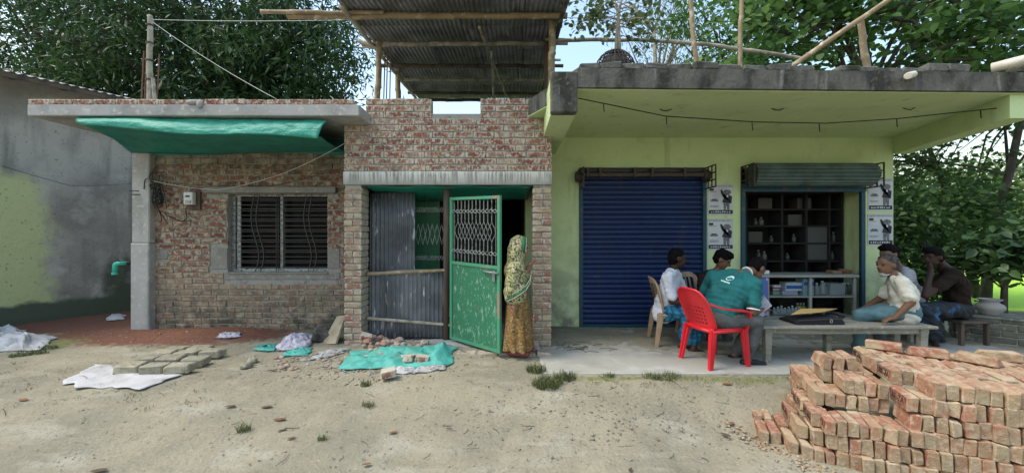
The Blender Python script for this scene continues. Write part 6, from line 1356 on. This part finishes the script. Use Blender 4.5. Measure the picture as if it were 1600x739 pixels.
LEAF = {'lance': (np.array([(0, 0, 0), (.45, .5, .12), (1, 0, 0), (.45, -.5, .12)]), [(0, 1, 2), (0, 2, 3)]),
        'broad': (np.array([(0, 0, 0), (.12, .42, .08), (.5, .5, .1), (1, 0, -.05), (.5, -.5, .1), (.12, -.42, .08)]), [(0, 1, 2), (0, 2, 3), (0, 3, 4), (0, 4, 5)])}
def crown(name, C, L, asp, mt, parent, shape='lance', droop=.6, jit=.3, tone=None):
    C = np.asarray(C, float); n = len(C); base, fc = LEAF[shape]
    d = rng.normal(size=(n, 3)); d[:, 2] = d[:, 2] * .5 - droop; d /= np.linalg.norm(d, axis=1)[:, None]
    r = rng.normal(size=(n, 3)) * .6 + np.array([0, 0, 1]); s_ = np.cross(d, r); s_ /= np.linalg.norm(s_, axis=1)[:, None] + 1e-9; nn = np.cross(s_, d)
    l = L * rng.uniform(1 - jit, 1 + jit, n)
    V = C[:, None, :] + d[:, None, :] * (base[None, :, 0, None] * l[:, None, None]) + s_[:, None, :] * (base[None, :, 1, None] * (l * asp)[:, None, None]) + nn[:, None, :] * (base[None, :, 2, None] * (l * asp)[:, None, None])
    k = len(base); Fc = (np.array(fc)[None] + (np.arange(n) * k)[:, None, None]).reshape(-1, 3)
    me = bpy.data.meshes.new(name); np_mesh(me, V.reshape(-1, 3), Fc); me.materials.append(M[mt])
    at = me.attributes.new('rnd', 'FLOAT', 'FACE'); at.data.foreach_set('value', np.repeat(np.clip(rng.beta(1.3, 2.0, n) * (.45 if tone is not None else 1) + (tone if tone is not None else 0), 0, 1), len(fc)).astype(np.float32))
    return link(name, me, parent)
def clumps(c, rad, ncl, per, sp, shell=.45, sag=0., flat_=.7):
    """leaf points gathered in clumps through an ellipsoid"""
    q = rng.normal(size=(ncl, 3)); q /= np.linalg.norm(q, axis=1)[:, None]; r = rng.uniform(0, 1, ncl) ** shell
    cc = np.asarray(c) + q * r[:, None] * np.asarray(rad)
    pts = cc[:, None, :] + rng.normal(size=(ncl, per, 3)) * np.array([sp, sp, sp * flat_]); return pts.reshape(-1, 3), cc
def tree(name, label, base, trunk_r, top, parts, L, asp, mt, shape='lance', droop=.6, bark='bark', group=None, limbs=14):
    base = Vector(base); top = Vector(top); ro = E(name, base, label, 'tree', group)
    pts = [base - Vector((0, 0, .3))] + [base.lerp(top, t) + Vector((.12 * math.sin(t * 5 + base.x), .12 * math.cos(t * 4), 0)) * (top - base).length * .12 for t in (.25, .5, .75)] + [top]
    tk = MB().tube(pts, [trunk_r * 1.25, trunk_r, trunk_r * .85, trunk_r * .7, trunk_r * .45], 10).obj('trunk', M[bark], ro, sm=True)
    allp = []; allc = []
    tn = []
    for p in parts: a, b = clumps(*p); allp.append(a); allc.append(b); tn.append(np.repeat(rng.beta(1., 1.9, len(b)) * .62, len(a) // len(b)))
    tn = np.concatenate(tn)
    allp = np.concatenate(allp); allc = np.concatenate(allc)
    lm = MB()
    for i in rng.choice(len(allc), min(limbs, len(allc)), replace=False):
        e = Vector(allc[i]); s_ = Vector(pts[random.choice([2, 3, 3, 4])]); mid = s_.lerp(e, .5) + Vector((random.uniform(-.2, .2), random.uniform(-.2, .2), .15 * (e - s_).length))
        r0 = trunk_r * random.uniform(.25, .45); lm.tube([s_, s_.lerp(mid, .5) + Vector((0, 0, .05)), mid, mid.lerp(e, .5), e], [r0, r0 * .8, r0 * .6, r0 * .4, r0 * .15], 6)
    lm.obj('limbs', M[bark], ro, sm=True)
    crown('crown', allp, L, asp, mt, ro, shape, droop, tone=tn); return ro
tree('mango_tree', 'large dense mango tree rising behind the brick house', (-8.6, 11, .1), .35, (-8.2, 11, 6),
     [((-8.9, 11, 7.6), (5.0, 2.6, 3.6), 480, 58, .3), ((-5.9, 10, 6.0), (2.0, 1.4, 1.5), 150, 60, .3), ((-10.5, 10.5, 5.4), (2.6, 1.5, .9), 90, 55, .35), ((-6.6, 10, 4.7), (2.2, 1.5, .6), 60, 50, .3)], .21, .26, 'mango', droop=.75, limbs=30)
tree('dark_tree', 'dark leafy tree at the upper left corner behind the plastered house', (-14, 12.5, .1), .3, (-14.2, 12.5, 6), [((-14.5, 12.5, 8), (3.6, 2.2, 3.2), 230, 60, .35)], .2, .3, 'mango', droop=.6, limbs=14)
tree('far_tree', 'paler distant tree low behind the plastered house roof', (-22, 21, 0), .3, (-22, 21, 5), [((-22, 21, 6.2), (9, 2, 2.6), 220, 55, .6)], .34, .4, 'mid', droop=.4, limbs=8)
# right hand side
tree('broad_leaf_tree', 'broad leaved tree with large pale leaves above the shop roof', (8.6, 8.6, .0), .16, (7.4, 8.2, 6.2),
     [((8.0, 8.0, 6.2), (3.0, 1.1, 1.5), 84, 26, .24), ((5.6, 8.2, 5.5), (1.3, .8, 1.1), 36, 22, .22), ((6.2, 8.2, 7.2), (1.6, .8, 1.0), 40, 22, .24), ((10.6, 8.6, 6.4), (2.2, 1.2, 1.9), 76, 26, .24)], .17, .7, 'big', shape='broad', droop=.35, limbs=22)
tree('leaning_tree', 'dark trunked tree standing behind the low seat wall', (10.7, 8.7, -.1), .085, (12.0, 9.0, 6.0),
     [((10.4, 9.6, 3.2), (2.4, .9, 1.4), 56, 30, .28), ((12, 9.4, 5.4), (2.6, 1.6, 1.7), 70, 30, .3)], .17, .5, 'mid', droop=.5, limbs=20)
tree('thin_tree', 'slim crooked tree in the gap beside the shop corner', (12.0, 9.8, -.1), .085, (10.5, 9.9, 4.4), [((8.7, 9.9, 3.5), (1.6, .7, 1.0), 38, 28, .26)], .15, .5, 'mid', droop=.5, limbs=14)
tree('leafy_shrub', 'tall leafy shrub beside the shop corner posters', (7.3, 7.6, -.05), .05, (7.3, 7.7, 1.6), [((7.4, 7.7, 1.8), (.8, .5, .8), 52, 34, .2)], .12, .6, 'mid', shape='broad', droop=.4, limbs=12)
tree('leafy_shrub', 'wide leafy shrub filling the gap behind the seated men', (8.9, 8.3, -.1), .06, (8.9, 8.3, 1.5), [((9.0, 8.3, 1.75), (1.9, .5, .95), 80, 24, .2), ((10.9, 8.6, 1.9), (1.0, .5, .8), 34, 24, .2)], .13, .6, 'mid', shape='broad', droop=.4, limbs=14)
tree('leafy_shrub', 'low dark shrub just behind the dark clothed man', (7.7, 7.3, -.05), .04, (7.7, 7.3, .9), [((7.7, 7.3, .85), (1.1, .3, .5), 60, 30, .16)], .1, .6, 'mango', shape='broad', droop=.4, limbs=10)
tree('leafy_shrub', 'dark big leaved shrub behind the pot on the seat wall', (8.6, 6.7, -.05), .05, (8.6, 6.7, 1.3), [((8.8, 6.7, 1.3), (1.1, .4, .5), 44, 24, .2)], .17, .6, 'mango', shape='broad', droop=.3, limbs=12)
for n_, (x, y, z, r, lb) in enumerate([(17, 20, 2.5, 3.2, 'pale distant tree beyond the green field, nearest the shop corner'), (24, 22, 3.2, 3.6, 'pale distant tree beyond the green field, behind the leaning trunk'), (31, 24, 3.6, 4, 'pale distant tree beyond the green field at the frame edge')]):
    tree('far_tree', lb, (x, y, -.2), .2, (x, y, z), [((x, y, z), (r, 1.5, r * .75), 130, 40, .5)], .34, .5, 'far', droop=.4, group='trees beyond the field', limbs=8)
tree('gum_tree', 'tall wispy tree with thin drooping leaves behind the roof poles', (4.6, 13, 0), .12, (4.8, 13, 8.5), [((5.6, 13, 8.3), (1.2, .8, 2.2), 60, 26, .3, .45, 0., 1.2), ((4.6, 13, 9.0), (1.6, .7, 1.4), 34, 22, .3), ((5.2, 13, 6.9), (1.3, .6, .8), 30, 24, .28)], .2, .14, 'gum', droop=1.3, bark='bark_pale', limbs=26)
tree('green_tree', 'bright mid green tree between the thin roof poles', (6.4, 11, 0), .14, (6.2, 11, 6), [((6.0, 11, 7.3), (1.5, .9, 2.0), 58, 30, .25), ((7.4, 11, 7.0), (1.6, .9, 2.0), 64, 30, .27), ((6.8, 10.6, 5.4), (2.0, .7, .7), 36, 28, .24)], .2, .45, 'broad', droop=.5, limbs=22)
# slim fig tree behind the roof edge
fg = E('fig_sapling', P(966, 110, 5.2), 'slim twin stemmed sapling with sparse leaves rising from the roof heap', 'tree')
for dx, e in ((0, (955, -20)), (8, (975, -20))): MB().tube([P(962 + dx, 108, 4.75), P(963 + dx * .5, 60, 4.8), P(966, 25, 4.85), P(*e, 4.9)], [.024, .02, .017, .01], 7).obj('trunk', M['bark_pale'], fg, sm=True)
tips = []; lm = MB()
for k in range(34):
    y0 = random.uniform(-15, 55); s_ = P(965, y0, 4.85); e = P(965 + random.choice([-1, 1]) * random.uniform(15, 85), y0 + random.uniform(-30, 45) * .9, 4.85 + random.uniform(-.5, .5))
    if e.z < 3.85: e.z = 3.85 + random.random() * .3
    m = s_.lerp(e, .5) + Vector((0, 0, .06)); lm.tube([s_, m, e], [.007, .005, .002], 4)
    for t in (.45, .7, .9, 1.): 
        q = s_.lerp(m, t * 2) if t < .5 else m.lerp(e, t * 2 - 1)
        for _ in range(4): tips.append(np.array(q) + rng.normal(size=3) * .035)
lm.obj('limbs', M['bark_pale'], fg); crown('crown', tips, .062, .8, 'fig', fg, 'broad', .7)
# hanging creeper by the column and small vine stems
